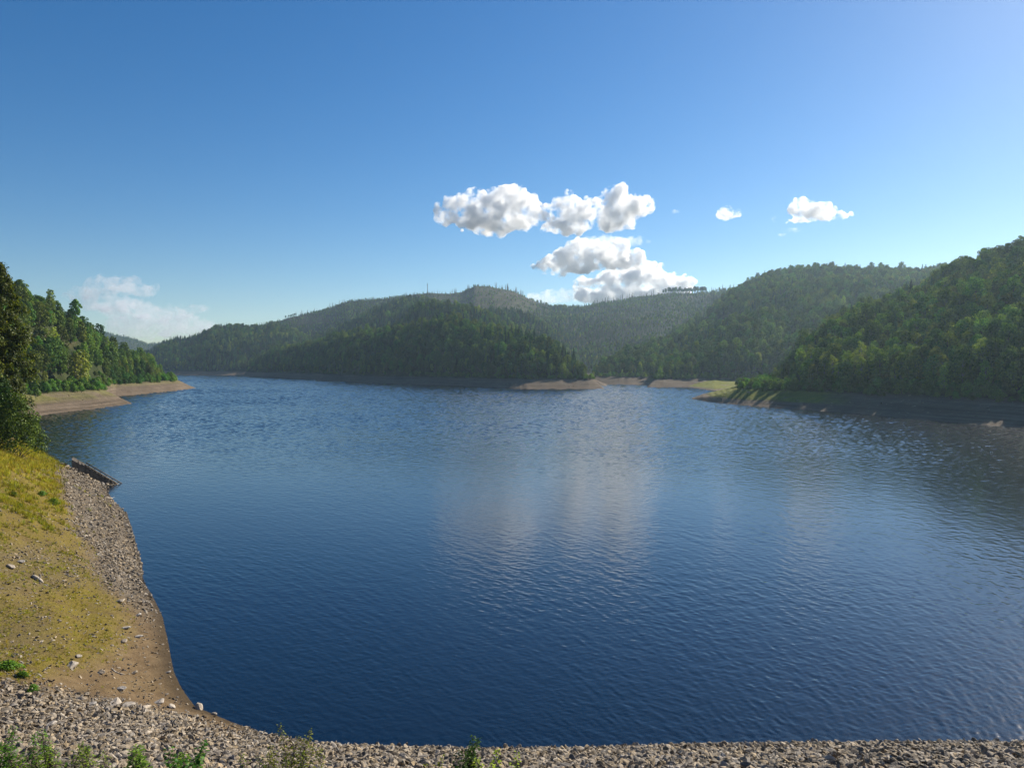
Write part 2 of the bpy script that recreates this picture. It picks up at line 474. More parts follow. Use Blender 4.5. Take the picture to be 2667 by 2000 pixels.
uu = np.concatenate([np.linspace(-0.98, -0.70, 50)[:-1], np.linspace(-0.70, 0.72, 900), np.linspace(0.72, 1.4, 90)[1:]])
yy = 188.0 * (4200 / 188.0) ** np.linspace(0, 1, 460)
UU, YY = np.meshgrid(uu, yy)
XX = UU * YY
ZZ, LL = hill_z(XX, YY, True)
PX = 1333.5 + UU * F_PX
nr, nc = XX.shape
ii = np.arange(nr * nc).reshape(nr, nc)
quads = np.stack([ii[:-1, :-1], ii[:-1, 1:], ii[1:, 1:], ii[1:, :-1]], -1).reshape(-1, 4)
# drop cells that lie wholly under the lake
qz = ZZ.ravel()[quads].max(1)
hills_me = mesh_from('hills', np.stack([XX, YY, ZZ], -1).reshape(-1, 3), quads[qz > -1.5], [M_HILL], True)
LN = {L['name']: k for k, L in enumerate(LAY)}

def clear_mask(x, y, z, lid):
    """cleared and felled patches of the forest (0..1)"""
    px, py = to_px(x, y, z)
    n = fbm(x / 60, y / 60, 40, 4)
    m = np.zeros(np.shape(x))
    f = lid == LN['far ridge']
    hump = np.clip(1.6 - np.hypot((px - 1275) / 120, (py - 782) / 40), 0, 1)
    m = np.where(f, np.maximum(m, hump), m)
    m = np.where(f, np.maximum(m, np.clip(1.5 - np.hypot((px - 800) / 90, (py - 833) / 14), 0, 1) * 0.8), m)
    m = np.where(f, np.maximum(m, np.clip(1.6 - np.hypot((px - 1085) / 28, (py - 780) / 15), 0, 1)), m)
    m = np.where(f, np.maximum(m, np.clip(1.5 - np.hypot((px - 1835) / 80, (py - 762) / 14), 0, 1) * 0.6), m)
    r = lid == LN['right hill']
    m = np.where(r, np.maximum(m, np.clip(1.9 - np.hypot((px - 1870) / 45, (py - 835 + (px - 1870) * 0.12) / 12), 0, 1)), m)
    l = lid == LN['left shore']
    m = np.where(l, np.maximum(m, np.clip(1.8 - np.hypot((px - 130) / 50, (py - 888) / 20), 0, 1) * .85), m)
    return np.clip(m * 1.3 + n * 0.7 - 0.2, 0, 1) * (m > 0.02)

CM = clear_mask(XX, YY, ZZ, LL)
gz = np.zeros_like(ZZ)
gz = np.where(LL == LN['right hill'], 1.6 * np.clip((PX - 1680) / 60, 0, 1) * np.clip((ZZ - 0.7) / 1.2, 0, 1), gz)
gz = np.where(LL == LN['right shore'], 1.6 * np.clip((2230 - PX) / 140, 0, 1) * np.clip((ZZ - 2.2) / 1.2, 0, 1), gz)
gz = np.where((LL == LN['left spur']), np.clip((ZZ - 3.2) / 2, 0, 1) * 0.5, gz)
gz = np.where((LL == LN['left shore']), np.clip((ZZ - 4.5) / 2, 0, 1) * 0.35, gz)
ca = hills_me.color_attributes.new('zone', 'FLOAT_COLOR', 'POINT')
buf = np.ones((nr * nc, 4), np.float32); buf[:, 0] = CM.ravel(); buf[:, 1] = gz.ravel(); buf[:, 2] = 0
ca.data.foreach_set('color', buf.ravel())
hills = link('hills', hills_me)
tag(hills, 'wooded hills rising round the reservoir above a bare brown shore', 'hills', kind='structure')

# running skyline of the bare ground, to know which trees can be seen
TAN = np.maximum.accumulate((ZZ + 4 - CAM_H) / YY, axis=0)
def seen(x, y, z, h):
    u = x / y
    iu = np.clip(np.searchsorted(uu, u), 0, nc - 1)
    iy = np.clip(np.searchsorted(yy, y - 14) - 1, 0, nr - 1)
    return (z + h - CAM_H) / y > TAN[iy, iu]

# ------------------------------------------------------------------ water
# real wavelets, longer the farther out the wind has run, over the part of the lake in view
wu = np.linspace(-0.80, 0.84, 840)
wy = 36.0 * (2000 / 36.0) ** np.linspace(0, 1, 2250)
WU, WY = np.meshgrid(wu, wy)
WL = np.log(WY)
def wavelet(theta, along, across, seed, octv=2):
    c_, s_ = math.cos(R(theta)), math.sin(R(theta))
    a = (WU * c_ + WL * s_) / along; b = (-WU * s_ + WL * c_) / across
    n = fbm(a, b, seed, octv)
    gy_, gx_ = np.gradient(n, WL[:, 0], wu)
    return n / (np.sqrt((gx_ ** 2 + gy_ ** 2).mean()) + 1e-9)         # unit slope
near_w = np.interp(WY, [40, 60, 95, 150, 260], [.9, .85, .34, .2, 0])
patch = 0.75 + 0.5 * vnoise(WU * 9, WL * 6, 33) * (0.6 + 0.8 * vnoise(WU * 3 + 5, WL * 5, 34))
side_w = 0.55 + 0.45 * np.clip((WU + .1) / .5, 0, 1)
hh = near_w * side_w * (0.056 * wavelet(-64, .021, .0050, 501) + 0.030 * wavelet(-34, .016, .0044, 502, 1) + 0.018 * wavelet(24, .014, .0042, 503, 1))
far_w = np.interp(WY, [60, 95, 130, 180, 260, 500], [.06, .12, .34, .85, 1.25, 1.35])
hh = hh + far_w * (0.066 * wavelet(-10, .0042, .0038, 504, 1) + 0.046 * wavelet(-48, .0050, .0040, 505, 1))
edge_f = np.clip((WY - 36) / 1.5, 0, 1) * np.clip((2000 - WY) / 200, 0, 1) * np.clip((.80 - np.abs(WU - .02)) / .05, 0, 1)
WZ = WY * hh * patch * edge_f
nw, mw = WZ.shape
ii = np.arange(nw * mw).reshape(nw, mw)
Vw = np.stack([WU * WY, WY, WZ], -1).reshape(-1, 3)
Fw = np.stack([ii[:-1, :-1], ii[:-1, 1:], ii[1:, 1:], ii[1:, :-1]], -1).reshape(-1, 4)
n0 = len(Vw)
xl, xr = wu[0], wu[-1]
ya, yb = wy[0], wy[-1]
ex = np.array([(-4600, -60, 0), (4600, -60, 0), (4600, 4260, 0), (-4600, 4260, 0), (xl * ya, ya, 0), (xr * ya, ya, 0), (xr * yb, yb, 0), (xl * yb, yb, 0)], float)
Fe = np.array([(0, 1, 5, 4), (1, 2, 6, 5), (2, 3, 7, 6), (3, 0, 4, 7)]) + n0
wm = mesh_from('water', np.vstack([Vw, ex]), np.vstack([Fw, Fe]), [M_WATER], True)
water = link('water', wm)
tag(water, 'wide blue rippled water of the reservoir', 'water', kind='structure')

# ------------------------------------------------------------------ near bank and dam slope
shore_px = [(3600, 1934, .46), (2667, 1932, .46), (2400, 1934, .46), (2000, 1940, .46), (1700, 1946, .46), (1500, 1950, .46), (1200, 1952, .46), (1000, 1945, .45),
            (800, 1932, .45), (700, 1914, .43), (600, 1879, .40), (557, 1860, .36), (506, 1838, .32), (474, 1794, .32), (452, 1747, .33), (438, 1675, .36), (423, 1606, .40),
            (398, 1555, .46), (372, 1512, .52), (369, 1472, .56), (349, 1400, .60), (340, 1368, .62), (330, 1338, .62), (296, 1306, .62), (280, 1283, .64), (276, 1268, .66)]
SH = [(*on_water(a, b), s) for a, b, s in shore_px]
SH += [(-71, 127, .75), (-80, 136, .7), (-100, 150, .6), (-140, 178, .6), (-260, 215, .6)]
SH = np.array(SH)
land_poly = np.vstack([SH[:, :2], [(-400, 215), (-400, -80), (200, -80), (200, SH[0, 1])]])

def inside(poly, x, y):
    r = np.zeros(np.shape(x), bool)
    n = len(poly)
    for i in range(n):
        x1, y1 = poly[i]; x2, y2 = poly[(i + 1) % n]
        if y1 == y2: continue
        c = ((y1 > y) != (y2 > y)) & (x < (x2 - x1) * (y - y1) / (y2 - y1) + x1)
        r ^= c
    return r

def near_base(x, y):
    ins = inside(land_poly, x, y)
    zmin = np.full(np.shape(x), 1e9); dmin = np.full(np.shape(x), 1e9)
    acc = 0
    for i in range(len(SH) - 1):
        a, b = SH[i, :2], SH[i + 1, :2]
        ab = b - a
        t = np.clip(((x - a[0]) * ab[0] + (y - a[1]) * ab[1]) / (ab @ ab), 0, 1)
        d = np.hypot(x - a[0] - t * ab[0], y - a[1] - t * ab[1])
        sl = SH[i, 2] + (SH[i + 1, 2] - SH[i, 2]) * t
        sl = sl + np.clip((d - 12) / 20, 0, 1) * np.clip(.46 - sl, 0, 1)     # the beach steepens away from the water
        zmin = np.minimum(zmin, sl * d); dmin = np.minimum(dmin, d)
    z = np.where(ins, zmin, -0.35 * dmin)
    cap = np.interp(x, [-60, -35], [24.0, 17.9])
    z = np.where(z > cap - 2, cap - 2 + 2 * np.tanh((z - cap + 2) / 2), z)
    return z, dmin, ins

def near_z(x, y):
    x = np.asarray(x, float); y = np.asarray(y, float)
    z, d, ins = near_base(x, y)
    a = np.clip(d / 4, 0, 1) * ins
    z = z + a * (0.55 * fbm(x / 9, y / 9, 60, 3) + 0.16 * fbm(x / 1.7, y / 1.7, 61, 3))
    # low terraces left by the falling water
    z = z + a * 0.05 * np.sin(z * 5.0)
    return np.maximum(z, -2.0)

def ground_hit(px, py, y0=8.0, y1=170.0):
    u, wz = ray(px, py)
    Y = np.linspace(y0, y1, 1600)
    g = near_z(u * Y, Y)
    below = np.nonzero(CAM_H + wz * Y < np.maximum(g, 0.0))[0]
    k = below[0] if len(below) else len(Y) - 1
    return np.array((u * Y[k], Y[k], max(g[k], 0.0)))

gx = np.arange(-175, 80.1, 0.45); gy = np.arange(-12, 215.1, 0.45)
GX, GY = np.meshgrid(gx, gy)
GZ = near_z(GX, GY)
GP, GQ = to_px(GX, np.maximum(GY, 6), GZ)
def soft(px, py, cx, cy, rx, ry, k=1.0): return np.clip((1.3 - np.hypot((px - cx) / rx, (py - cy) / ry)) * 2 * k, 0, 1)

def zones(x, y, z):
    """grass, rubble and wet amounts on the near bank"""
    px, py = to_px(x, np.maximum(y, 6), z)
    n = fbm(x / 5, y / 5, 70, 4); n2 = fbm(x / 14, y / 14, 72, 3)
    # rubble: the whole dam face, the strip by the water under the ramp
    dam = np.clip((py - (1800 + np.interp(px, [0, 450, 620], [-40, 40, 90]))) / 40 + n * 0.5, 0, 1)
    dam = np.where(px > 640, 1.0, dam)
    edge = np.interp(py, [1100, 1200, 1300, 1400, 1500, 1560, 1640, 1760], [40, 110, 150, 185, 220, 280, 330, 440])
    strip = np.clip((px - edge) / 60 + n * 0.7, 0, 1) * np.clip((1660 - py) / 120, 0, 1)
    left = soft(px, py, 20, 1640, 120, 90) * 0.35 + soft(px, py, 60, 1480, 200, 60) * 0.35
    rub = np.clip(np.maximum(np.maximum(dam, strip), left * .7 + n * 0.2 * (left > 0)), 0, 1)
    rub = np.where(y < 8, 0.3, rub)
    # grass: yellow-green on the upper bank
    g = soft(px, py, 30, 1240, 130, 75) + soft(px, py, 110, 1310, 55, 40) * 0.8 + soft(px, py, 50, 1430, 190, 150) * 0.9 + soft(px, py, 110, 1610, 210, 130) * 1.0
    g = g + soft(px, py, 40, 1720, 90, 45) * 0.8
    g = np.clip(g + n2 * 0.35, 0, 1) * (1 - np.clip(rub * 0.9 - 0.1, 0, 1)) * (py < 1800)
    wet = np.clip(1.3 - np.maximum(z - 0.02, 0) / 0.40, 0, 1)
    return g, rub, wet

zg, zr, zw = zones(GX, GY, GZ)
nr2, nc2 = GX.shape
ii = np.arange(nr2 * nc2).reshape(nr2, nc2)
q = np.stack([ii[:-1, :-1], ii[:-1, 1:], ii[1:, 1:], ii[1:, :-1]], -1).reshape(-1, 4)
q = q[GZ.ravel()[q].max(1) > -1.0]
bank_me = mesh_from('bank', np.stack([GX, GY, GZ], -1).reshape(-1, 3), q, [M_BANK], True)
ca = bank_me.color_attributes.new('zone', 'FLOAT_COLOR', 'POINT')
buf = np.ones((nr2 * nc2, 4), np.float32); buf[:, 0] = zg.ravel(); buf[:, 1] = zr.ravel(); buf[:, 2] = zw.ravel()
ca.data.foreach_set('color', buf.ravel())
bank = link('bank', bank_me)
tag(bank, 'steep bank of silt, dry grass and stones sloping down to the water', 'bank', kind='structure')

# ------------------------------------------------------------------ instancing of uncounted stuff
def stuff(name, pts, rot, scl, idx, protos, label, cat):
    """one object whose points carry copies of the prototype meshes"""
    me = bpy.data.meshes.new(name)
    n = len(pts)
    me.vertices.add(n)
    me.vertices.foreach_set('co', np.asarray(pts, np.float32).ravel())
    a = me.attributes.new('rot', 'FLOAT_VECTOR', 'POINT'); a.data.foreach_set('vector', np.asarray(rot, np.float32).ravel())
    a = me.attributes.new('scl', 'FLOAT_VECTOR', 'POINT'); a.data.foreach_set('vector', np.asarray(scl, np.float32).ravel())
    a = me.attributes.new('idx', 'INT', 'POINT'); a.data.foreach_set('value', np.asarray(idx, np.int32))
    o = link(name, me)
    tag(o, label, cat, kind='stuff')
    cc = bpy.data.collections.new(name + '_sources')
    for k, pm in enumerate(protos):
        po = bpy.data.objects.new('source_%02d_' % k + name, pm)
        cc.objects.link(po)
    ng = bpy.data.node_groups.new(name + '_scatter', 'GeometryNodeTree')
    ng.interface.new_socket('Geometry', in_out='INPUT', socket_type='NodeSocketGeometry')
    ng.interface.new_socket('Geometry', in_out='OUTPUT', socket_type='NodeSocketGeometry')
    N = ng.nodes
    gi, go = N.new('NodeGroupInput'), N.new('NodeGroupOutput')
    ip = N.new('GeometryNodeInstanceOnPoints'); ci = N.new('GeometryNodeCollectionInfo')
    ci.inputs['Collection'].default_value = cc
    ci.inputs['Separate Children'].default_value = True
    ci.inputs['Reset Children'].default_value = True
    def na(nm, t):
        k = N.new('GeometryNodeInputNamedAttribute'); k.data_type = t; k.inputs['Name'].default_value = nm
        return k.outputs['Attribute']
    e2r = N.new('FunctionNodeEulerToRotation')
    ng.links.new(na('rot', 'FLOAT_VECTOR'), e2r.inputs[0])
    ng.links.new(gi.outputs[0], ip.inputs['Points'])
    ng.links.new(ci.outputs[0], ip.inputs['Instance'])
    ip.inputs['Pick Instance'].default_value = True
    ng.links.new(na('idx', 'INT'), ip.inputs['Instance Index'])
    ng.links.new(e2r.outputs[0], ip.inputs['Rotation'])
    ng.links.new(na('scl', 'FLOAT_VECTOR'), ip.inputs['Scale'])
    ng.links.new(ip.outputs[0], go.inputs[0])
    md = o.modifiers.new('scatter', 'NODES'); md.node_group = ng
    return o

# ------------------------------------------------------------------ plants: prototype meshes
def leaf_quads(C, N_, size, r, aspect=1.0):
    """diamond leaf clumps: centres C, outward hints N_, sizes"""
    n = len(C)
    nn = N_ + r.normal(0, 0.38, (n, 3))
    nn /= np.linalg.norm(nn, axis=1)[:, None] + 1e-9
    t = np.cross(nn, r.normal(0, 1, (n, 3)))
    t /= np.linalg.norm(t, axis=1)[:, None] + 1e-9
    b = np.cross(nn, t)
    s = (size * r.uniform(0.6, 1.3, n))[:, None]
    bend = nn * s * r.uniform(-0.25, 0.25, n)[:, None]
    V = np.stack([C + t * s, C + b * s * 0.62 * aspect + bend, C - t * s * 0.9, C - b * s * 0.62 * aspect + bend], 1)
    return V.reshape(-1, 3), np.arange(4 * n).reshape(n, 4)

def lobes_crown(seed, h0, h1, rad, nl, per, leaf, profile, lobe=0.36, squash=0.8):
    """a crown built from many uneven leaf lobes around limbs"""
    r = np.random.default_rng(seed)
    Cs, Ns, lob = [], [], []
    for i in range(nl):
        t = (i + r.uniform(0, 1)) / nl
        z = h0 + (h1 - h0) * t
        pr = profile(t) * rad
        ang = i * 2.39996 + r.uniform(-0.5, 0.5)
        lr = rad * lobe * r.uniform(0.65, 1.25) * (0.55 + 0.45 * profile(t))
        rr = max(pr - lr * 0.8, 0) * r.uniform(0.55, 1.1)
        c = np.array((math.cos(ang) * rr, math.sin(ang) * rr, z))
        lob.append((c, lr))
        n = int(per * (lr / (rad * lobe)) ** 1.6) + 8
        d = r.normal(0, 1, (n, 3)); d[:, 2] = d[:, 2] * 0.9 + 0.25
        d /= np.linalg.norm(d, axis=1)[:, None]
        q = lr * r.uniform(0.72, 1.08, n) ** 0.6
        P = c + d * q[:, None] * np.array((1, 1, squash))
        Cs.append(P); Ns.append(d)
    return np.vstack(Cs), np.vstack(Ns), lob

def broad_tree(seed, h, rad, nl=26, per=60, leaf=0.55, base=0.09, bark=None):
    r = random.Random(seed)
    prof = lambda t: math.sqrt(max(0.02, 1 - ((t - 0.45) / 0.60) ** 2))
    C, N_, lob = lobes_crown(seed, h * base, h * 0.93, rad, nl, per, leaf, prof)
    V, Fq = leaf_quads(C, N_, leaf, np.random.default_rng(seed + 1))
    mb = MB()
    tr = h * 0.017 + 0.05
    lean = (r.uniform(-.3, .3), r.uniform(-.3, .3))
    top = h * 0.72
    tp = [(lean[0] * t * t, lean[1] * t * t, top * t - 0.6 * (t == 0)) for t in (0, .08, .3, .6, 1)]
    mb.tube(tp, [tr * 1.5, tr * 1.1, tr * .95, tr * .7, tr * .3], 7)
    for k in range(0, len(lob), 2):
        c, lr = lob[k]
        z0 = max(h * 0.15, c[2] - rad * 0.9)
        z0 = min(z0, top * .95)
        f = z0 / top
        p0 = (lean[0] * f * f, lean[1] * f * f, z0)
        m = ((p0[0] + c[0]) / 2, (p0[1] + c[1]) / 2, z0 * .45 + c[2] * .55 - 0.2)
        mb.tube([p0, m, tuple(c)], [tr * .42, tr * .28, tr * .1], 5)
    return (V, Fq), mb

def conifer_tree(seed, h, rad, leaf=0.6, n=900, base=0.10, gap=0.0):
    r = np.random.default_rng(seed)
    Cs, Ns = [], []
    k = int(h * 1.9)
    for i in range(k):
        t = base + (1 - base) * (i + 0.5) / k
        if r.uniform() < gap: continue
        lr = rad * (1 - t) ** 0.8 * r.uniform(0.75, 1.15) + 0.12
        nb = 7
        for j in range(nb):
            a = r.uniform(0, 2 * math.pi)
            L = lr * r.uniform(0.7, 1.15)
            m = max(2, int(n / (k * nb) * (L / rad * 2 + .3)))
            s = r.uniform(0.15, 1, m) * L
            P = np.stack([np.cos(a) * s + r.normal(0, .12, m) * L, np.sin(a) * s + r.normal(0, .12, m) * L, t * h - s * 0.32 + r.normal(0, .12, m)], 1)
            Cs.append(P); Ns.append(np.tile((math.cos(a) * .5, math.sin(a) * .5, 1.0), (m, 1)))
    C, N_ = np.vstack(Cs), np.vstack(Ns)
    V, Fq = leaf_quads(C, N_, leaf, r, 0.8)
    mb = MB()
    tr = h * 0.012 + 0.06
    mb.tube([(0, 0, -.6), (0, 0, h * .3), (0, 0, h * .7), (0, 0, h * .99)], [tr * 1.3, tr, tr * .6, 0.03], 6)
    return (V, Fq), mb

def shrub(seed, h, rad, nl=12, per=60, leaf=0.3, lobe=0.48):
    prof = lambda t: max(0.25, math.cos(t * 1.35) ** 0.8)
    C, N_, lob = lobes_crown(seed, h * 0.12, h * 0.88, rad, nl, per, leaf, prof, lobe)
    C[:, 2] = np.maximum(C[:, 2], 0.02)
    V, Fq = leaf_quads(C, N_, leaf, np.random.default_rng(seed + 1))
    mb = MB()
    for c, lr in lob[:7]:
        mb.tube([(0, 0, -.3), tuple(np.array(c) * (.5, .5, .55)), tuple(c)], [0.06, 0.045, 0.02], 5)
    return (V, Fq), mb

def snag_mesh(seed, h):
    r = random.Random(seed)
    mb = MB()
    b = (r.uniform(-.35, .35), r.uniform(-.35, .35))
    tr = 0.46 + h * 0.014
    mb.tube([(0, 0, -.8), (b[0] * .3, b[1] * .3, h * .5), (b[0], b[1], h)], [tr, tr * .8, 0.22], 6)
    for k in range(r.randint(5, 16)):
        t = r.uniform(.35, .97); a = r.uniform(0, 6.28); L = r.uniform(.5, 1.7) * (1.15 - t)
        p = (b[0] * t, b[1] * t, h * t)
        mb.tube([p, (p[0] + math.cos(a) * L, p[1] + math.sin(a) * L, p[2] - L * .2)], [.20, .08], 4)
    return mb

PROTO = []       # dict(kind, crown mesh, trunk mesh, merged mesh, height, radius)
def add_proto(kind, crown, mb, leafm, barkm, h, rad):
    V, Fq = crown
    cm = mesh_from(kind + '_crown', V, Fq, [leafm])
    tm = mb.mesh(kind + '_trunk', [barkm])
    nv = len(V)
    tv = np.array(mb.V); tf = [tuple(i + nv for i in f) for f in mb.F]
    faces = [tuple(f) for f in Fq.tolist()] + tf
    mm = mesh_from(kind + '_merged', np.vstack([V, tv]), faces, [leafm, barkm], midx=[0] * len(Fq) + [1] * len(tf))
    PROTO.append(dict(kind=kind, crown=cm, trunk=tm, merged=mm, h=h, rad=rad))

for s_ in range(7):
    h = (16, 14, 18, 15, 20, 13, 17)[s_]; rad = (5.2, 5.6, 5.0, 6.0, 5.8, 4.6, 4.4)[s_]
    add_proto('broadleaf_tree', *broad_tree(100 + s_, h, rad, 26, 84, 0.52), M_BROAD, M_BARK, h, rad)
for s_ in range(3):
    h = (15, 13, 17)[s_]; rad = (3.3, 3.0, 3.6)[s_]
    add_proto('birch_tree', *broad_tree(200 + s_, h, rad, 24, 48, 0.44), M_BIRCH, M_PALEBARK, h, rad)
for s_ in range(4):
    h = (18, 16, 20, 14)[s_]; rad = (2.8, 2.6, 3.0, 2.5)[s_]
    add_proto('conifer_tree', *conifer_tree(300 + s_, h, rad, 0.55, 1500), M_CONIF, M_BARK, h, rad)
for s_ in range(3):
    h = (4.2, 3.4, 5.0)[s_]; rad = (2.6, 2.3, 2.8)[s_]
    add_proto('shrub', *shrub(400 + s_, h, rad, 13, 70, 0.30), M_SHRUB, M_BARK, h, rad)
for s_ in range(2):      # tall trees with a high crown on a bare trunk
    h = (26, 23)[s_]; rad = (4.6, 3.8)[s_]
    add_proto('tall_tree', *broad_tree(500 + s_, h, rad, 24, 66, 0.5, 0.55), M_BROAD, M_BARK, h, rad)
KIND_IDX = {}
for i, P in enumerate(PROTO): KIND_IDX.setdefault(P['kind'], []).append(i)

# ------------------------------------------------------------------ where the trees grow
def jitter_grid(u0, u1, y0, y1, sp):
    x = np.arange(u0 * y1 if u0 < 0 else u0 * y0, u1 * y1 if u1 > 0 else u1 * y0, sp)
    y = np.arange(y0, y1, sp)
    X, Y = np.meshgrid(x, y)
    X = X + rng.uniform(-.48, .48, X.shape) * sp; Y = Y + rng.uniform(-.48, .48, X.shape) * sp
    X, Y = X.ravel(), Y.ravel()
    k = (X / Y > u0) & (X / Y < u1)
    return X[k], Y[k]

TX, TY, TZ, TS, TK = [], [], [], [], []
def plant(x, y, sp, kmin=FULL + .3):
    z, lid = hill_z(x, y, True)
    ok = (z > kmin + rng.uniform(-.5, 1.0, len(x))) & (lid >= 0)
    Dl = np.zeros(len(x))
    for k, L in enumerate(LAY): Dl = np.where(lid == k, np.interp(1333.5 + x / y * F_PX, *L['D']), Dl)
    ok &= y < Dl + np.where(y < 900, 60, 25)
    cmk = clear_mask(x, y, z, lid)
    ok &= rng.uniform(0, 1, len(x)) > np.minimum(cmk * 1.1, np.where(lid == LN['far ridge'], .72, 1))
    ok &= seen(x, y, z, 19.0) | (x / y > 0.68)
    x, y, z, lid = x[ok], y[ok], z[ok], lid[ok]
    mixn = fbm(x / 70, y / 70, 80, 3) + rng.normal(0, .28, len(x))
    far = np.isin(lid, [LN[n] for n in ('far ridge', 'north shore', 'back spur', 'middle spur', 'side spur', 'distant hill')])
    con = mixn + np.where(far, 0.12, np.where(lid == LN['peninsula'], -0.16, np.where(lid == LN['left shore'], -0.62, -0.36))) > 0.12
    con &= ~((lid == LN['right shore']) & (rng.uniform(0, 1, len(x)) < .6))
    edge = z < FULL + 6
    r = rng.uniform(0, 1, len(x))
    kind = np.where(con, 2, 0)
    kind = np.where((~con) & (r < np.where(edge, 0.42, 0.16)), 1, kind)
    kind = np.where(edge & (rng.uniform(0, 1, len(x)) < 0.55), np.where(r < .35, 1, 0), kind)
    kind = np.where((lid == LN['right shore']) & (z < FULL + 14) & (x / y < .55) & (rng.uniform(0, 1, len(x)) < .5), 1, kind)
    kind = np.where((lid == LN['left shore']) & (z < 34) & (rng.uniform(0, 1, len(x)) < np.clip(mixn * 1.5 + .25, 0, .7)), 3, kind)
    kind = np.where((z < FULL + 2.6) & (rng.uniform(0, 1, len(x)) < 0.75), 3, kind)
    pid = np.zeros(len(x), int)
    for k, nm in enumerate(('broadleaf_tree', 'birch_tree', 'conifer_tree', 'shrub')):
        ids = np.array(KIND_IDX[nm]); m = kind == k
        pid[m] = ids[rng.integers(0, len(ids), m.sum())]
    s = rng.uniform(0.58, 0.98, len(x)) * np.where(edge & (kind != 3), 0.74, 1.0)
    s = s * np.where(far, 0.88, 1.0) * np.where(lid == LN['right shore'], np.where(edge & (x / y > .40), 1.4, 1.0), 1.0)
    s = s * np.where(rng.uniform(0, 1, len(x)) < .08, 1.22, 1.0)
    s = s * np.where((lid == LN['right shore']) & (x / y < .385), .62, 1.0) * np.where(lid == LN['left shore'], .86, 1.0)
    # trees on the thin crest at the ends of a hill are small
    px = 1333.5 + x / y * F_PX
    for k, L in enumerate(LAY):
        m = lid == k
        s = np.where(m, s * np.clip(np.interp(px, *L['th']) / 11, 0.45, 1.0), s)
    TX.extend(x); TY.extend(y); TZ.extend(z - .15); TS.extend(s); TK.extend(pid)
plant(*jitter_grid(-0.80, 0.95, 195, 480, 5.2), 5.2)
plant(*jitter_grid(-0.72, 0.80, 480, 760, 5.8), 5.8)
plant(*jitter_grid(-0.72, 0.74, 760, 1300, 6.6), 6.6)
plant(*jitter_grid(-0.60, 0.50, 1300, 2400, 7.8), 7.8)
plant(*jitter_grid(-0.60, -0.40, 2600, 3600, 14.0), 14.0)
plant(*jitter_grid(0.40, 0.80, 225, 345, 5.0), 5.0)
# extra undergrowth along the edge of every wood
def fringe(u0, u1, y0, y1, sp):
    x, y = jitter_grid(u0, u1, y0, y1, sp)
    z, lid = hill_z(x, y, True)
    ok = (z > FULL - 0.9) & (z < FULL + 2.2) & (rng.uniform(0, 1, len(x)) < np.clip((z - FULL + 1.1) / 1.2, 0, 1)) & (seen(x, y, z, 5.0) | (x / y > 0.68))
    ok &= ~((lid == LN['peninsula']) & (z < FULL)) & (clear_mask(x, y, z, lid) < .3)
    x, y, z = x[ok], y[ok], z[ok]
    ids = np.array(KIND_IDX['shrub'])
    TX.extend(x); TY.extend(y); TZ.extend(z - .1); TS.extend(rng.uniform(.45, 1.1, len(x))); TK.extend(ids[rng.integers(0, len(ids), len(x))])
fringe(-0.75, 0.80, 230, 800, 3.2)
TX, TY, TZ, TS, TK = map(np.array, (TX, TY, TZ, TS, TK))

# hand-placed conspicuous trees (photo column, crown top row, distance, kind, tilt)
def drop(px, pytop, Y, kind, which, name_scale=None):
    u, wz = ray(px, pytop)
    x = u * Y
    z = float(hill_z(np.array([x]), np.array([float(Y)]))[0])
    top = CAM_H + wz * Y
    pid = KIND_IDX[kind][which]
    return x, float(Y), z - .2, max((top - z) / PROTO[pid]['h'], 0.3), pid
SPECIAL = [
    (drop(2408, 764, 425, 'tall_tree', 0), 'tall tree with high crown on a long bare trunk standing clear of the right wood', 'standout trees'),
    (drop(2437, 772, 432, 'tall_tree', 1), 'tall bare-trunked tree just right of the tallest clear-standing tree in the right wood', 'standout trees'),
    (drop(2515, 745, 400, 'broadleaf_tree', 4), 'big dark round-headed tree rising over the right wood, left one of two', 'standout trees'),
    (drop(2612, 725, 400, 'broadleaf_tree', 4), 'biggest dark tree rising over the right wood near the picture edge', 'standout trees'),
    (drop(2235, 842, 440, 'broadleaf_tree', 2), 'brownish broad-crowned tree over the middle of the right shore belt', 'standout trees'),
    (drop(2360, 790, 430, 'tall_tree', 0), 'dark slender tree left of the clear-standing trunks in the right wood', 'standout trees'),
    (drop(196, 775, 462, 'tall_tree', 1), 'lone open-crowned tree on the skyline of the left slope', 'standout trees'),
    (drop(1494, 905, 690, 'conifer_tree', 0), 'dark pointed spruce standing alone near the tip of the peninsula', 'standout trees'),
    (drop(1466, 893, 690, 'conifer_tree', 2), 'pointed spruce just left of the lone spruce on the peninsula', 'standout trees'),
    (drop(210, 905, 385, 'birch_tree', 0), 'pale birch with white stems on the lower left slope', 'standout trees'),
    (drop(196, 915, 380, 'birch_tree', 1), 'slim white-stemmed birch beside the pale birch on the left slope', 'standout trees'),
]

ORD = ['first', 'second', 'third', 'fourth', 'fifth', 'sixth', 'seventh', 'eighth', 'ninth', 'tenth', 'eleventh', 'twelfth', 'thirteenth', 'fourteenth',
       'fifteenth', 'sixteenth', 'seventeenth', 'eighteenth', 'nineteenth']
def ordinal(n):
    if n < 20: return ORD[n - 1]
    tens = {2: 'twent', 3: 'thirt', 4: 'fort', 5: 'fift', 6: 'sixt', 7: 'sevent', 8: 'eight', 9: 'ninet'}[n // 10]
    return tens + 'ieth' if n % 10 == 0 else tens + 'y-' + ORD[n % 10 - 1]

def make_tree(pid, x, y, z, s, rz, label, group, cat='tree'):
    P = PROTO[pid]
    t = empty(P['kind'], (x, y, z), rz, s)
    tag(t, label, cat, group)
    link('crown', P['crown'], t)
    link('trunk', P['trunk'], t)
    return t

for (x, y, z, s, pid), lab, grp in SPECIAL:
    make_tree(pid, x, y, z, s, random.uniform(0, 6), lab, grp)

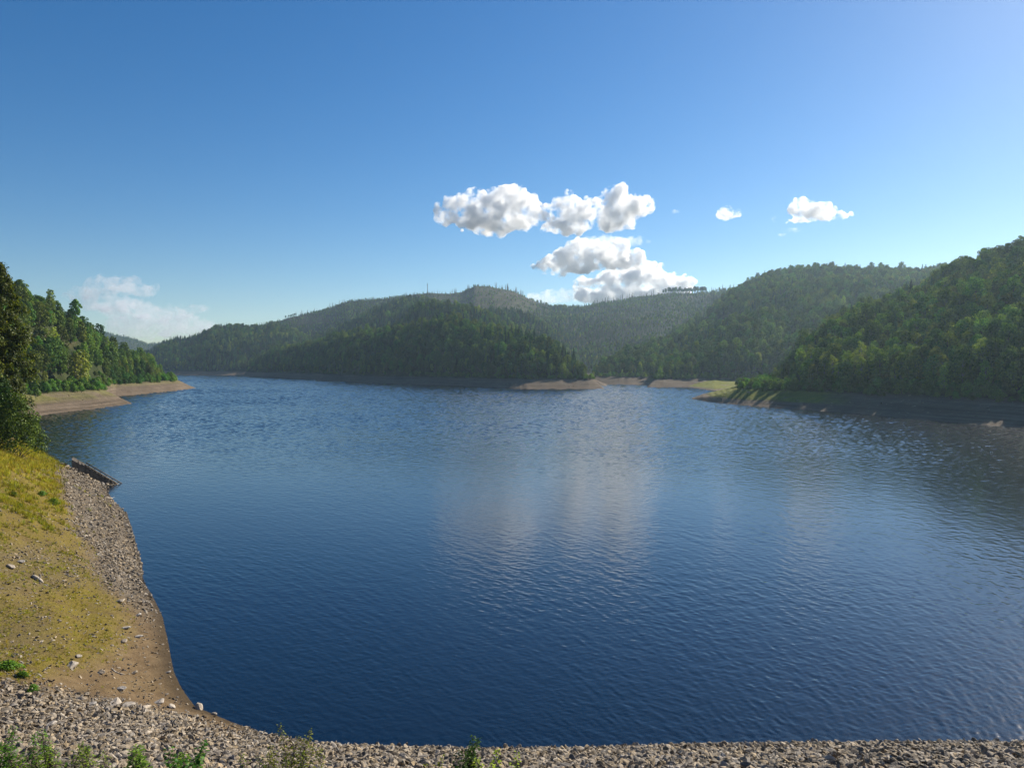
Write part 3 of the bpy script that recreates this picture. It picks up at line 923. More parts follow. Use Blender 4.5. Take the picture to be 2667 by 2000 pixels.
H_ = np.array([PROTO[k]['h'] for k in TK]) * TS
R_ = np.array([PROTO[k]['rad'] for k in TK]) * TS
tpx, tpy = to_px(TX, TY, TZ + H_ * .8)
# how much of each tree stays clear of nearer trees: coarse depth buffer of crowns
order = np.argsort(TY)
buf = np.zeros((500, 680), bool)         # 4-pixel cells
vis = np.zeros(len(TX))
for i in order:
    cx, cyt = to_px(TX[i], TY[i], TZ[i] + H_[i]); _, cyb = to_px(TX[i], TY[i], TZ[i] + H_[i] * .12)
    hw = R_[i] * .8 / TY[i] * F_PX
    a, b = int(max(cx - hw, 0) // 4), int(min(cx + hw, 2666) // 4) + 1
    c_, d_ = int(max(cyt, 0) // 4), int(cyb // 4) + 1
    if cx < 4 or cx > 2663 or b <= a: continue
    sub = buf[c_:d_, a:b]
    vis[i] = (~sub).sum() * 16
    buf[c_:d_, a:b] = True
vis[(tpx < 112) & (tpy > 690)] = 0        # behind the near poplar
treeish = np.array([PROTO[k]['kind'] != 'shrub' for k in TK])
pick = np.zeros(len(TX), bool)
cand = np.nonzero(treeish & (vis > 60))[0]
pick[cand[np.argsort(-vis[cand])[:278]]] = True
cand = np.nonzero(~treeish & (vis > 30))[0]
pick[cand[np.argsort(-vis[cand])[:110]]] = True

ZONES = {'left': ('above the bare left shore', 'left bank'), 'mid': ('on the dark peninsula in the middle', 'peninsula'),
         'right': ('above the bare right shore', 'right shore'), 'back': ('on the bay slope behind the grassy spit', 'bay slope')}
def zone_of(i):
    if tpx[i] < 520: return 'left'
    if TY[i] < 620 and tpx[i] > 1780: return 'right'
    if tpx[i] < 1590: return 'mid'
    return 'back'
KW = {'broadleaf_tree': 'round tree', 'birch_tree': 'pale birch', 'conifer_tree': 'pointed conifer', 'shrub': 'green bush'}
rows = {}
for i in np.nonzero(pick)[0]:
    zl = TZ[i]
    row = ('at the bare shore' if zl < FULL + 2.2 else 'low in the wood' if zl < FULL + 9 else
           'midway up the slope' if zl < 32 else 'high on the slope')
    size = 'small' if H_[i] < 11 else 'tall' if H_[i] > 15.5 else 'middling'
    if PROTO[TK[i]]['kind'] == 'shrub': size = 'small' if H_[i] < 3.2 else 'large'
    rows.setdefault((zone_of(i), PROTO[TK[i]]['kind'], row, size), []).append(i)
for (zn, kd, row, size), ids in sorted(rows.items()):
    ids.sort(key=lambda i: tpx[i])
    for n, i in enumerate(ids):
        place = '' if len(ids) == 1 else ', %s from left' % ordinal(n + 1)
        lab = '%s %s %s %s%s' % (size, KW[kd], row, {'left': 'on the left bank', 'mid': 'on the peninsula', 'right': 'on the right shore', 'back': 'across the bay'}[zn], place)
        make_tree(TK[i], TX[i], TY[i], TZ[i], TS[i], random.uniform(0, 6.28), lab,
                  ('bushes' if kd == 'shrub' else 'trees') + ' of the ' + ZONES[zn][1], 'bush' if kd == 'shrub' else 'tree')

rest = ~pick
def forest(name, m, label, cat='forest'):
    n = int(m.sum())
    rot = np.stack([rng.normal(0, .03, n), rng.normal(0, .03, n), rng.uniform(0, 6.28, n)], 1)
    sx = TS[m] * rng.uniform(.9, 1.12, n)
    scl = np.stack([sx, sx, TS[m] * rng.uniform(.92, 1.1, n)], 1)
    stuff(name, np.stack([TX[m], TY[m], TZ[m]], 1), rot, scl, TK[m], [P['merged'] for P in PROTO], label, cat)
zl = np.array([zone_of(i) for i in range(len(TX))])
forest('forest', rest & (zl == 'left'), 'dense mixed wood covering the sunny left slope')
forest('forest', rest & (zl == 'right'), 'dense shaded wood covering the near right hill')
farm = TY > 1240
forest('forest', rest & (zl == 'mid') & ~farm, 'dark mixed forest covering the peninsula in the middle')
forest('forest', rest & (zl == 'mid') & farm, 'hazy forest covering the far hills behind the peninsula')
forest('forest', rest & (zl == 'back'), 'hazy green forest covering the big hill behind the bay')
print('TREES', len(TX), 'individual', int(pick.sum()))

# ------------------------------------------------------------------ ridge: dead trunks, pines, mast
L = LAY[LN['far ridge']]
def ridge_point(px, back=0.0):
    D = float(np.interp(px, *L['D'])) - back
    u = (px - 1333.5) / F_PX
    return u * D, D, float(hill_z(np.array([u * D]), np.array([D]))[0])
SNAGS = [snag_mesh(600 + k, 13.0).mesh('dead_trunk', [M_DEAD]) for k in range(6)]
sections = [(700, 735, 7, 12, 'left of the small ridge copse'), (770, 900, 24, 13, 'on the rising ridge right of the small copse'), (905, 1100, 34, 9, 'on the level ridge left of the mast'),
            (1125, 1235, 20, 11, 'on the ridge between the mast and the hump'), (1240, 1285, 9, 7, 'on the top of the hump'), (1286, 1362, 24, 14, 'on the right shoulder of the hump'),
            (1380, 1450, 14, 9, 'in the saddle right of the hump'), (1540, 1715, 44, 15, 'on the long ridge under the low cloud'), (1850, 1905, 13, 15, 'right of the ridge pines')]
for a, b, n, h, where in sections:
    pxs = np.sort(rng.uniform(a, b, n))
    for k, p_ in enumerate(pxs):
        x, y, z = ridge_point(p_, rng.uniform(-8, 30))
        o = link('dead_tree', SNAGS[int(rng.integers(0, 6))])
        s = h / 13.0 * rng.uniform(.6, 1.4)
        o.location = (x, y, z - .5); o.scale = (s * .9 + .2, s * .9 + .2, s); o.rotation_euler = (rng.normal(0, .03), rng.normal(0, .03), rng.uniform(0, 6))
        tag(o, 'grey dead trunk %s, %s from the left' % (where, ordinal(k + 1)), 'dead tree', 'dead trunks on the far ridge')
# pines left standing on the ridge
pine_crown, pine_mb = broad_tree(700, 15, 3.0, 16, 60, 0.7, 0.42)
pc = mesh_from('pine_crown', *pine_crown, [M_CONIF]); ptm = pine_mb.mesh('pine_trunk', [M_BARK])
def pine(px, s, label, group, back=6):
    x, y, z = ridge_point(px, back)
    t = empty('pine_tree', (x, y, z - .3), random.uniform(0, 6), s)
    tag(t, label, 'tree', group); link('crown', pc, t); link('trunk', ptm, t)
pp = np.concatenate([[1727, 1733], np.linspace(1741, 1798, 19), np.linspace(1803, 1836, 12)]) + rng.uniform(-1.5, 1.5, 33)
for k, p_ in enumerate(np.sort(pp)):
    pine(p_, rng.uniform(.85, 1.3), 'dark pine in the row left standing on the right ridge, %s from the left' % ordinal(k + 1), 'pines on the right ridge', rng.uniform(-6, 20))
for k, p_ in enumerate([745, 753, 757, 760, 764, 768, 772]):
    pine(p_, rng.uniform(.6, .85), 'dark tree of the small copse on the left ridge, %s from the left' % ordinal(k + 1), 'small ridge copse')
x, y, z = ridge_point(1909, 0)
sp = PROTO[KIND_IDX['conifer_tree'][0]]
make_tree(KIND_IDX['conifer_tree'][0], x, y, z, 0.95, 0, 'single pointed spruce on the ridge where the right hill begins', 'standout trees')
# radio mast
x, y, z = ridge_point(1114, 0)
mast = tag(empty('radio_mast', (x, y, z - .5)), 'slim grey lattice radio mast standing on the far ridge', 'mast')
mb = MB(); Hm = 27.0
def legp(t, j): 
    r_ = 1.25 - 0.75 * t
    return Vector((math.cos(j * 2.0944 + .4) * r_, math.sin(j * 2.0944 + .4) * r_, Hm * t))
for j in range(3):
    mb.tube([legp(0, j), legp(.5, j), legp(1, j)], [.32, .28, .22], 5)
    for k in range(12):
        mb.tube([legp(k / 12, j), legp((k + 1) / 12, (j + 1) % 3)], [.13, .13], 4)
        mb.tube([legp(k / 12, (j + 1) % 3), legp((k + 1) / 12, j)], [.13, .13], 4)
link('lattice', mb.mesh('lattice', [M_STEEL], False), mast)
mb = MB(); mb.tube([(0, 0, Hm - .5), (0, 0, Hm + 4)], [.12, .06], 5); link('antenna', mb.mesh('antenna', [M_STEEL]), mast)
for zz_ in (Hm - 2.2, Hm - 5.5):
    mb = MB()
    for j in range(3):
        a = j * 2.0944 + 1.0
        M3 = Matrix.Rotation(a, 3, 'Z')
        mb.box((math.cos(a) * 1.2, math.sin(a) * 1.2, zz_), (.3, .55, 2.2), M3)
        mb.tube([(math.cos(a) * .3, math.sin(a) * .3, zz_), (math.cos(a) * 1.2, math.sin(a) * 1.2, zz_)], [.05, .05], 4)
    link('panel_antennas', mb.mesh('panel_antennas', [M_STEEL], False), mast)

# ------------------------------------------------------------------ stones
def rock(seed, flat=0.6, ang=True):
    import bmesh
    r = np.random.default_rng(seed)
    bm = bmesh.new()
    bmesh.ops.create_icosphere(bm, subdivisions=2, radius=0.5)
    V = np.array([v.co for v in bm.verts])
    for k in range(12 if ang else 6):          # chop with random planes: angular slate pieces
        d = r.normal(0, 1, 3); d /= np.linalg.norm(d)
        lim = r.uniform(0.24, 0.42) if ang else r.uniform(.38, .46)
        s = V @ d
        V = V - np.outer(np.maximum(s - lim, 0), d)
    V = V * np.array((1.35, 0.9, flat)) + r.normal(0, .012, V.shape)
    for v, c in zip(bm.verts, V): v.co = c
    me = bpy.data.meshes.new('stone')
    bm.to_mesh(me); bm.free()
    return me
ROCKS = []
for k in range(9):
    me = rock(800 + k, (.36, .48, .28, .58, .40, .32, .44, .25, .5)[k]); me.materials.append(M_STONE); ROCKS.append(me)

def scatter_ground(u0, u1, y0, y1, dens):
    """random points on the near bank, thinned evenly in photo space"""
    area = (u1 - u0) * (y1 ** 2 - y0 ** 2) / 2
    n = int(area * dens)
    y = np.sqrt(rng.uniform(y0 ** 2, y1 ** 2, n)); x = rng.uniform(u0, u1, n) * y
    z, d, ins = near_base(x, y)
    k = ins & (z > -.1) & (z < 16)
    x, y = x[k], y[k]
    return x, y, near_z(x, y)
def near_seen(x, y, z):
    px, py = to_px(x, y, z)
    return (px > -90) & (px < 2760) & (py < 2090)
P_, S_ = [], []
for (u0, u1, y0, y1, dens, smin, smax, ex) in ((-.72, .72, 16, 41, 84, .08, .40, 2.8), (-.75, -.40, 38, 75, 30, .07, .40, 3.0), (-.75, -.45, 70, 150, 14, .10, .48, 2.8)):
    x, y, z = scatter_ground(u0, u1, y0, y1, dens)
    g, r_, w_ = zones(x, y, z)
    bias = r_ ** 1.3 + 0.34
    bias = np.where(z < 0.25, bias * .6, bias)
    bias = bias + .45 * np.exp(-((z - .62) / .07) ** 2) + .25 * np.exp(-((z - 1.25) / .10) ** 2)      # lines of pebbles left by the falling water
    k = (rng.uniform(0, 1, len(x)) < bias) & near_seen(x, y, z)
    x, y, z, r_ = x[k], y[k], z[k], r_[k]
    s = smin + (smax - smin) * rng.uniform(0, 1, len(x)) ** ex
    s = s * (0.6 + .4 * r_)
    P_.append(np.stack([x, y, z + s * .10], 1)); S_.append(s)
t_ = on_water(300, 1259); b_ = np.array(at(196, 1199, t_[1] - 4.5))[:2]          # loose blocks heaped along the foot of the ramp
q_ = rng.uniform(0.05, 1.1, 420)[:, None]; xy = t_ + (b_ - t_) * q_ + rng.normal(0, 1, (420, 2)) * (.55, .7) + (-.25, -.9)
zz = np.maximum(near_z(xy[:, 0], xy[:, 1]), -.1)
P_.append(np.stack([xy[:, 0], xy[:, 1], zz + .12], 1)); S_.append(rng.uniform(.25, .85, 420))
P_, S_ = np.vstack(P_), np.concatenate(S_)
n = len(P_)
rot = np.stack([rng.normal(-.25, .45, n), rng.normal(0, .45, n), rng.uniform(0, 6.28, n)], 1)
scl = np.stack([S_ * rng.uniform(.8, 1.3, n), S_ * rng.uniform(.8, 1.2, n), S_ * rng.uniform(.7, 1.2, n)], 1)
stuff('rubble', P_, rot, scl, rng.integers(0, 9, n), ROCKS, 'loose angular slate rubble lying over the dam face and bank', 'rubble')
print('STONES', n)

BOULD = []
for k in range(5):
    me = rock(850 + k, (.75, .5, .6, .45, .7)[k], k % 2 == 1); me.materials.append(M_BOULDER); BOULD.append(me)
BIG = [(518, 1845, .42, 0, 'pale rounded boulder at the corner of the water edge'), (557, 1861, .22, 2, 'small brown boulder in the shallow water right of the pale rounded boulder'),
       (415, 1832, .42, 1, 'angular grey block on the silt left of the pale rounded boulder'), (447, 1842, .36, 3, 'dark squat block between the grey block and the pale boulder'),
       (188, 1737, .62, 1, 'long dark slab on the silt above the rubble edge'), (265, 1755, .34, 3, 'dark flat stone right of the long dark slab'),
       (323, 1672, .40, 3, 'wedge-shaped pale stone in the middle of the silt beach'), (360, 1604, .38, 1, 'black-shadowed block near the water on the upper beach'),
       (312, 1570, .55, 3, 'long reddish slab lying on the upper beach'), (326, 1638, .40, 1, 'pale block in the white stone patch of the beach'),
       (362, 1660, .38, 3, 'whitish split stone near the water on the beach'), (318, 1798, .42, 3, 'curved pale slab low on the silt'),
       (300, 1836, .55, 1, 'large dark block at the rubble edge, left of the grey block'), (334, 1840, .50, 3, 'broad dark block at the rubble edge, next to the largest one'),
       (376, 1846, .50, 1, 'dark rough block at the rubble edge under the silt'), (205, 1712, .3, 3, 'small slab behind the long dark slab'),
       (30, 1478, .5, 1, 'white angular stone in the dry grass at the left edge'), (57, 1466, .42, 3, 'white flat stone right of the angular white stone in the grass'),
       (438, 1752, .28, 1, 'small black block by the waterline of the beach'), (350, 1755, .3, 3, 'double-pointed stone on the lower silt'),
       (134, 1892, .45, 3, 'bright white flat slab in the bottom left rubble'), (232, 1838, .42, 1, 'tan flat block at the upper edge of the rubble')]
for (px, py, s, k, lab) in BIG:
    p3 = ground_hit(px, py)
    o = link('boulder', BOULD[k])
    o.location = (p3[0], p3[1], p3[2] + s * .18); o.scale = (s * 1.5, s * 1.3, s * 1.4)
    o.rotation_euler = (random.uniform(-.3, .3), random.uniform(-.3, .3), random.uniform(0, 6))
    tag(o, lab, 'boulder', 'larger stones on the near shore')

x, y = jitter_grid(-0.68, 0.75, 195, 760, 2.6)
z = hill_z(x, y)
k = (z > 0.1) & (z < FULL + .5) & (rng.uniform(0, 1, len(x)) < np.clip(fbm(x / 25, y / 25, 95, 4) * 1.4 + .12, 0, 1)) & seen(x, y, z, 1.0)
x, y, z = x[k], y[k], z[k]; n = len(x)
s_ = .35 + 1.1 * rng.uniform(0, 1, n) ** 4
stuff('shore_stones', np.stack([x, y, z], 1), np.stack([rng.normal(0, .3, n), rng.normal(0, .3, n), rng.uniform(0, 6.28, n)], 1), np.stack([s_ * 1.3, s_, s_ * .7], 1),
      rng.integers(0, 9, n), ROCKS, 'scattered stones on the bare brown shores across the lake', 'stones')
# ------------------------------------------------------------------ grass
def tuft(seed, n=16, h=.34):
    r = random.Random(seed); V, Fc = [], []
    for k in range(n):
        a = r.uniform(0, 6.28); q = r.uniform(0, .16); L_ = h * r.uniform(.5, 1.2); lean = r.uniform(.1, .6)
        b = a + r.uniform(-1, 1); wd = .012
        p = Vector((math.cos(a) * q, math.sin(a) * q, -.03)); s = Vector((-math.sin(b), math.cos(b), 0)) * wd
        m = p + Vector((math.cos(b) * lean * L_ * .4, math.sin(b) * lean * L_ * .4, L_ * .6)); t = p + Vector((math.cos(b) * lean * L_, math.sin(b) * lean * L_, L_))
        i = len(V); V += [p - s, p + s, m + s * .8, m - s * .8, t]
        Fc += [(i, i + 1, i + 2, i + 3), (i + 3, i + 2, i + 4)]
    return mesh_from('grass_tuft', np.array([tuple(v) for v in V]), Fc, [M_GRASS])
TUFTS = [tuft(900 + k) for k in range(4)]
P_ = []
for (u0, u1, y0, y1, dens) in ((-.75, -.40, 34, 75, 16), (-.75, -.48, 70, 150, 10)):
    x, y, z = scatter_ground(u0, u1, y0, y1, dens)
    g, r_, w_ = zones(x, y, z)
    patch = np.clip(fbm(x / 2.2, y / 2.2, 77, 3) * 1.6 + .45, 0, 1)
    k = (rng.uniform(0, 1, len(x)) < np.clip(g * 1.2 * patch, 0, 1)) & near_seen(x, y, z) & (z > .8)
    P_.append(np.stack([x[k], y[k], z[k]], 1))
P_ = np.vstack(P_); n = len(P_)
ppx, ppy = to_px(P_[:, 0], P_[:, 1], P_[:, 2])
sc_ = rng.uniform(.5, 1.2, n) * np.interp(ppy + 60 * fbm(P_[:, 0] / 3, P_[:, 1] / 3, 78, 3), [1240, 1300, 1400, 1480], [1.75, 1.4, .8, .5])
stuff('grass', P_, np.stack([rng.normal(0, .1, n), rng.normal(0, .1, n), rng.uniform(0, 6.28, n)], 1), np.stack([sc_, sc_, sc_], 1), rng.integers(0, 4, n), TUFTS,
      'yellow-green dry grass growing on the left bank', 'grass')
print('TUFTS', n)

# ------------------------------------------------------------------ near trees on the left bank
def poplar(seed, h, rad, n, leaf, h0=.1):
    """tall narrow crown of drooping sprays"""
    r = np.random.default_rng(seed)
    Cs, Ns = [], []
    nb = 150
    for i in range(nb):
        t = h0 + (1 - h0) * (i + .5) / nb
        wd = rad * np.interp(t, [0, .1, .25, .5, .62, .8, .92, 1], [.55, .75, .95, 1, .95, .62, .34, .08])
        a = i * 2.39996 + r.uniform(-.4, .4); L_ = wd * r.uniform(.55, 1.1)
        m = int(n / nb * (L_ / rad + .35))
        s = r.uniform(.25, 1, m) ** .8 * L_
        P = np.stack([np.cos(a) * s, np.sin(a) * s, t * h + s * .25 - (s / rad) ** 2 * 1.1], 1) + r.normal(0, .26, (m, 3)) * (1, 1, 1.2)
        Cs.append(P); Ns.append(np.stack([np.cos(a) * np.ones(m), np.sin(a) * np.ones(m), np.full(m, .5)], 1))
    C, N_ = np.vstack(Cs), np.vstack(Ns)
    mb = MB(); tr = .24
    mb.tube([(0, 0, -.6), (.1, 0, h * .3), (0, .1, h * .7), (0, 0, h * .97)], [tr * 1.4, tr, tr * .6, .03], 8)
    for i in range(0, nb, 3):
        t = h0 + (1 - h0) * (i + .5) / nb; a = i * 2.39996
        wd = rad * np.interp(t, [0, .25, .5, .8, 1], [.5, .8, .9, .5, .05]) * .8
        mb.tube([(0, 0, t * h - .5), (math.cos(a) * wd * .6, math.sin(a) * wd * .6, t * h), (math.cos(a) * wd, math.sin(a) * wd, t * h + .1)], [.05, .035, .012], 4)
    return leaf_quads(C, N_, leaf, r), mb
def near_tree(name, px, pybase, pytop, Y, gen, leafm, label, cat='tree'):
    u, _ = ray(px, pybase)
    x = u * Y; z = float(near_z(x, Y))
    top = CAM_H + ray(px, pytop)[1] * Y
    crown, mb = gen(top - z)
    t = tag(empty(name, (x, Y, z - .1)), label, cat)
    link('crown', mesh_from('crown', *crown, [leafm]), t)
    link('trunk', mb.mesh('trunk', [M_BARK]), t)
    return t
near_tree('poplar_tree', 8, 1100, 692, 112, lambda h: poplar(31, h, 4.4, 24000, .19), M_OLIVE, 'tall olive-brown poplar at the left edge above the stony bank')
near_tree('poplar_tree', -60, 1100, 720, 108, lambda h: poplar(32, h, 4.2, 15000, .21), M_OLIVE, 'half-hidden poplar behind the tall one at the picture edge')
near_tree('willow_shrub', 45, 1150, 1015, 104, lambda h: shrub(41, h, 3.6, 46, 170, .15, .34), M_NEARBUSH, 'dense dark green bush at the foot of the tall poplar', 'bush')
near_tree('willow_shrub', -10, 1130, 960, 106, lambda h: shrub(42, h, 3.8, 46, 170, .16, .34), M_NEARBUSH, 'tall green bush cut by the left picture edge under the poplar', 'bush')

# ------------------------------------------------------------------ old concrete ramp on the point
T = np.array((*on_water(308, 1259), -0.30))
A = at(196, 1199, T[1] - 4.5)
ax = Vector(A - T); Lr = ax.length; ax.normalize()
side = Vector((0.35, 0.93, 0)); side = (side - ax * side.dot(ax)).normalized()
nrm = ax.cross(side).normalized()
if nrm.z < 0: nrm = -nrm
ramp_o = tag(empty('concrete_ramp', tuple(T)), 'old sloping concrete ramp with two rails running down into the water', 'ramp')
def rp(a, s, h): return Vector((0, 0, 0)) + ax * a + side * s + nrm * h
mb = MB()
V = []
for a in (-1.2, Lr + .6):
    for s in (-.3, .3):
        top_ = rp(a, s, .12); V += [top_, Vector((top_.x, top_.y, min(top_.z - 1.4, -.5) if a < 1 else top_.z - 2.2))]
mb.add(V, [(0, 2, 6, 4), (1, 5, 7, 3), (0, 4, 5, 1), (2, 3, 7, 6), (0, 1, 3, 2), (4, 6, 7, 5)])
link('slab', mb.mesh('slab', [M_CONCRETE], False), ramp_o)
for s in (-.26, .26):
    mb = MB()
    mb.tube([rp(-1.0, s, .5), rp(Lr * .82, s, .5)], [.09, .09], 6)
    k = -.8
    while k < Lr * .8:
        mb.tube([rp(k, s, .1), rp(k, s, .5)], [.06, .06], 5); k += 1.1
    link('rail', mb.mesh('rail', [M_CONCRETE]), ramp_o)
mb = MB(); k = .2
while k < Lr - .4:
    p = rp(k, 0, .16); M3 = Matrix((ax, side, nrm)).transposed()
    mb.box(p, (.16, .42, .10), M3); k += .6
link('tread', mb.mesh('tread', [M_CONCRETE], False), ramp_o)

# ------------------------------------------------------------------ driftwood
def log(pxa, pya, pxb, pyb, r0, label, name='driftwood_log', bend=.15, lift=.08, Yb=None):
    a, b = Vector(ground_hit(pxa, pya)), Vector(ground_hit(pxb, pyb))
    m = (a + b) / 2; m.z = max(float(near_z(m.x, m.y)), m.z) + lift * .5
    d = (b - a).cross(Vector((0, 0, 1))).normalized() * (b - a).length * bend
    a.z += lift; b.z += lift
    c = a.copy()
    mb = MB()
    pts = [a, a * .6 + m * .4 + d * .5, m + d, m * .4 + b * .6 + d * .5, b]
    mb.tube([p - c for p in pts], [r0 * .5, r0 * .9, r0, r0 * .8, r0 * .35], 7)
    q = m + d - c
    mb.tube([q, q + (b - a) * .18 + Vector((.1, .1, .22))], [r0 * .5, r0 * .15], 5)
    o = link(name, mb.mesh(name, [M_DRIFT])); o.location = c
    tag(o, label, 'driftwood')
log(155, 1861, 233, 1884, .11, 'long pale driftwood log lying in the rubble at bottom left')
log(84, 1502, 112, 1520, .17, 'short brown plank of driftwood in the dry grass of the left bank', 'driftwood_plank', .0)
log(262, 1243, 284, 1264, .14, 'bleached pole leaning at the foot of the concrete ramp', 'driftwood_pole', .04, .5)
log(290, 1742, 325, 1760, .05, 'thin bent stick on the lower silt beach', 'driftwood_stick')
log(270, 1297, 288, 1300, .07, 'bleached branch lying by the water below the ramp', 'driftwood_branch')
log(186, 1355, 215, 1372, .06, 'thin white branch on the stony strip of the left bank', 'driftwood_branch')

# ------------------------------------------------------------------ foreground plants on the dam shoulder
def leafy_stems(seed, stems, leaf, nleaf, spread, dens_top=1.0, droop=.2):
    """stems = [(dx, dy, height)]: each a thin stem with leaves set along it"""
    r = np.random.default_rng(seed); rr = random.Random(seed)
    mb = MB(); Vs, Fs, n0 = [], [], 0
    for (dx, dy, h) in stems:
        lx, ly = rr.uniform(-.22, .22) * h, rr.uniform(-.2, .2) * h
        f = lambda t: Vector((dx + lx * t * t, dy + ly * t * t, h * t - .1 * (t == 0)))
        mb.tube([f(0), f(.35), f(.7), f(1)], [.016, .012, .008, .003], 5)
        m = int(nleaf * h * 1.7)
        for k in range(m):
            t = .12 + .88 * (k + rr.random()) / m
            a = k * 2.39996 + rr.uniform(-.5, .5)
            L_ = leaf * .85 * rr.uniform(.6, 1.25) * (1.15 - .55 * t)
            reach = spread * 1.5 * (1.1 - t) * rr.uniform(.1, 1)
            p = f(t) + Vector((math.cos(a) * reach, math.sin(a) * reach, reach * .35))
            d = Vector((math.cos(a), math.sin(a), rr.uniform(-droop - .4, .5))).normalized()
            s = d.cross(Vector((rr.uniform(-.3, .3), rr.uniform(-.3, .3), 1))).normalized()
            nn = s.cross(d)
            w_ = L_ * .34
            pts = [p, p + d * L_ * .35 + s * w_, p + d * L_ * .75 + s * w_ * .7 - nn * L_ * .06, p + d * L_ - nn * L_ * .15, p + d * L_ * .75 - s * w_ * .7 - nn * L_ * .06, p + d * L_ * .35 - s * w_]
            Vs += [tuple(q) for q in pts]; Fs.append(tuple(range(n0, n0 + 6))); n0 += 6
            if reach > .06: mb.tube([f(t), p], [.005, .003], 3)
    return (np.array(Vs), Fs), mb
def weed(name, px, pytop, Y, stems_rel, leafm, leaf, nleaf, spread, label, cat='plant', seed=1):
    """stems_rel = [(photo dx, height share)]; the tallest reaches row pytop"""
    x = ray(px, pytop)[0] * Y; z = float(near_z(x, Y))
    H0 = CAM_H + ray(px, pytop)[1] * Y - z
    k = Y / F_PX
    rr = random.Random(seed)
    (V, Fc), mb = leafy_stems(seed, [(dx * k, rr.uniform(-.3, .3), H0 * s) for dx, s in stems_rel], leaf, nleaf, spread)
    t = tag(empty(name, (x, Y, z)), label, cat, 'plants along the bottom of the picture')
    link('foliage', mesh_from('foliage', V, Fc, [leafm]), t)
    link('stem', mb.mesh('stem', [M_BARK]), t)
weed('sapling', 762, 1878, 15.5, [(0, 1), (-18, .86), (22, .8), (-50, .72), (40, .74), (-75, .70), (70, .68), (8, .9)], M_WEED, .085, 62, .26, 'tall thin yellow-green sapling whose tip overlaps the dark water', seed=51)
weed('leafy_plant', 1205, 1922, 15.0, [(0, 1), (-22, .9), (20, .92), (-40, .82), (36, .86)], M_DARKLEAF, .12, 60, .22, 'upright dark green plant with broad leaves at the bottom centre', seed=52)
weed('leafy_plant', 1285, 1966, 14.5, [(0, 1), (-30, .96), (30, .97), (55, .93)], M_WEED, .10, 55, .24, 'low yellow-green plant right of the upright dark plant', seed=53)
weed('leafy_plant', 1120, 1968, 14.5, [(0, 1), (-28, .95), (24, .96)], M_WEED, .09, 40, .22, 'sparse low weed left of the upright dark plant', seed=54)
weed('leafy_plant', 375, 1948, 15.0, [(0, 1), (-25, .97), (30, .96), (60, .93), (-45, .9), (90, .94), (118, .95)], M_DARKLEAF, .15, 60, .28, 'dark glossy green plant left of the tall sapling', seed=55)
weed('leafy_plant', 480, 1950, 14.5, [(0, 1), (-25, .96), (28, .94)], M_DARKLEAF, .14, 55, .26, 'glossy dark plant nearest the tall sapling on its left', seed=56)
weed('bushy_weed', 40, 1912, 15.5, [(0, .98), (-30, 1), (-50, .96), (35, .95), (60, .93), (15, .97)], M_DARKLEAF, .11, 85, .34, 'thick dark green weed in the bottom left corner', 'bush', seed=57)
weed('bushy_weed', 130, 1932, 15.2, [(0, 1), (-40, .97), (40, .96), (75, .93), (-70, .95), (20, .98)], M_WEED, .08, 110, .34, 'feathery yellow-green weed beside the dark corner weed', 'bush', seed=58)
weed('bushy_weed', 232, 1968, 14.8, [(0, 1), (-34, .97), (32, .97)], M_WEED, .08, 80, .3, 'small feathery weed between the corner weeds and the glossy plants', 'bush', seed=59)
weed('leafy_plant', 690, 1962, 15.0, [(0, 1), (-40, .98), (38, .97), (90, .95)], M_WEED, .08, 60, .28, 'loose yellow weed at the foot of the tall sapling', seed=60)
# green patches on the bank itself
for k, (px, py, s, lab) in enumerate([(22, 1742, .20, 'low green bush on the rubble edge at the left picture edge'), (60, 1760, .15, 'second low bush right of the edge bush in the rubble'),
                                      (85, 1800, .13, 'smallest bush low in the rubble at left'), (32, 1290, .17, 'small dark bush in the stones below the bright grass'), (50, 1320, .2, 'round pale bush lower down among the stones below the bright grass'),
                                      (140, 1315, .24, 'yellow-green bush on the stony strip right of the bright grass'), (110, 1290, .22, 'yellow-green bush at the upper edge of the stony strip')]):
    p3 = ground_hit(px, py)
    pid = KIND_IDX['shrub'][k % 3]
    t = make_tree(pid, p3[0], p3[1], p3[2] - .1, s, random.uniform(0, 6), lab, 'bushes on the near bank', 'bush')
    t.scale = (s * random.uniform(1.2, 1.6), s * random.uniform(.9, 1.2), s * .7); t.rotation_euler = (random.uniform(-.25, .25), random.uniform(-.25, .25), random.uniform(0, 6))

# ------------------------------------------------------------------ clouds: closed bodies of pale vapour
def cloud_mat(name, dens, col=(0.965, 0.968, 0.972), g=0.35, size=130.0, lo=.46, hi=.66):
    m, nt, out = mat(name)
    geo = nd(nt, 'ShaderNodeNewGeometry')
    n1 = noise(nt, geo.outputs['Position'], 1.0 / size, 8, 0.66)
    v = nd(nt, 'ShaderNodeVolumePrincipled')
    v.inputs['Color'].default_value = (*col, 1)
    nt.links.new(maprange(nt, n1, lo, hi, 0.0, dens), v.inputs['Density'])
    v.inputs['Anisotropy'].default_value = g
    nt.links.new(v.outputs[0], out.inputs['Volume'])
    m.cycles.volume_step_rate = 0.35
    return m
M_CLOUD = cloud_mat('cloud_vapour', 0.055)
M_WISP = cloud_mat('thin_vapour', 0.010)
M_VEIL = cloud_mat('veil_vapour', 0.0058, (0.86, 0.88, 0.92))
TEX = []
for sc_, nm in ((260, 'cloud_masses'), (110, 'cloud_billows'), (45, 'cloud_puffs')):
    t = bpy.data.textures.new(nm, 'CLOUDS'); t.noise_scale = sc_; t.noise_depth = 2; t.noise_basis = 'ORIGINAL_PERLIN'; TEX.append(t)
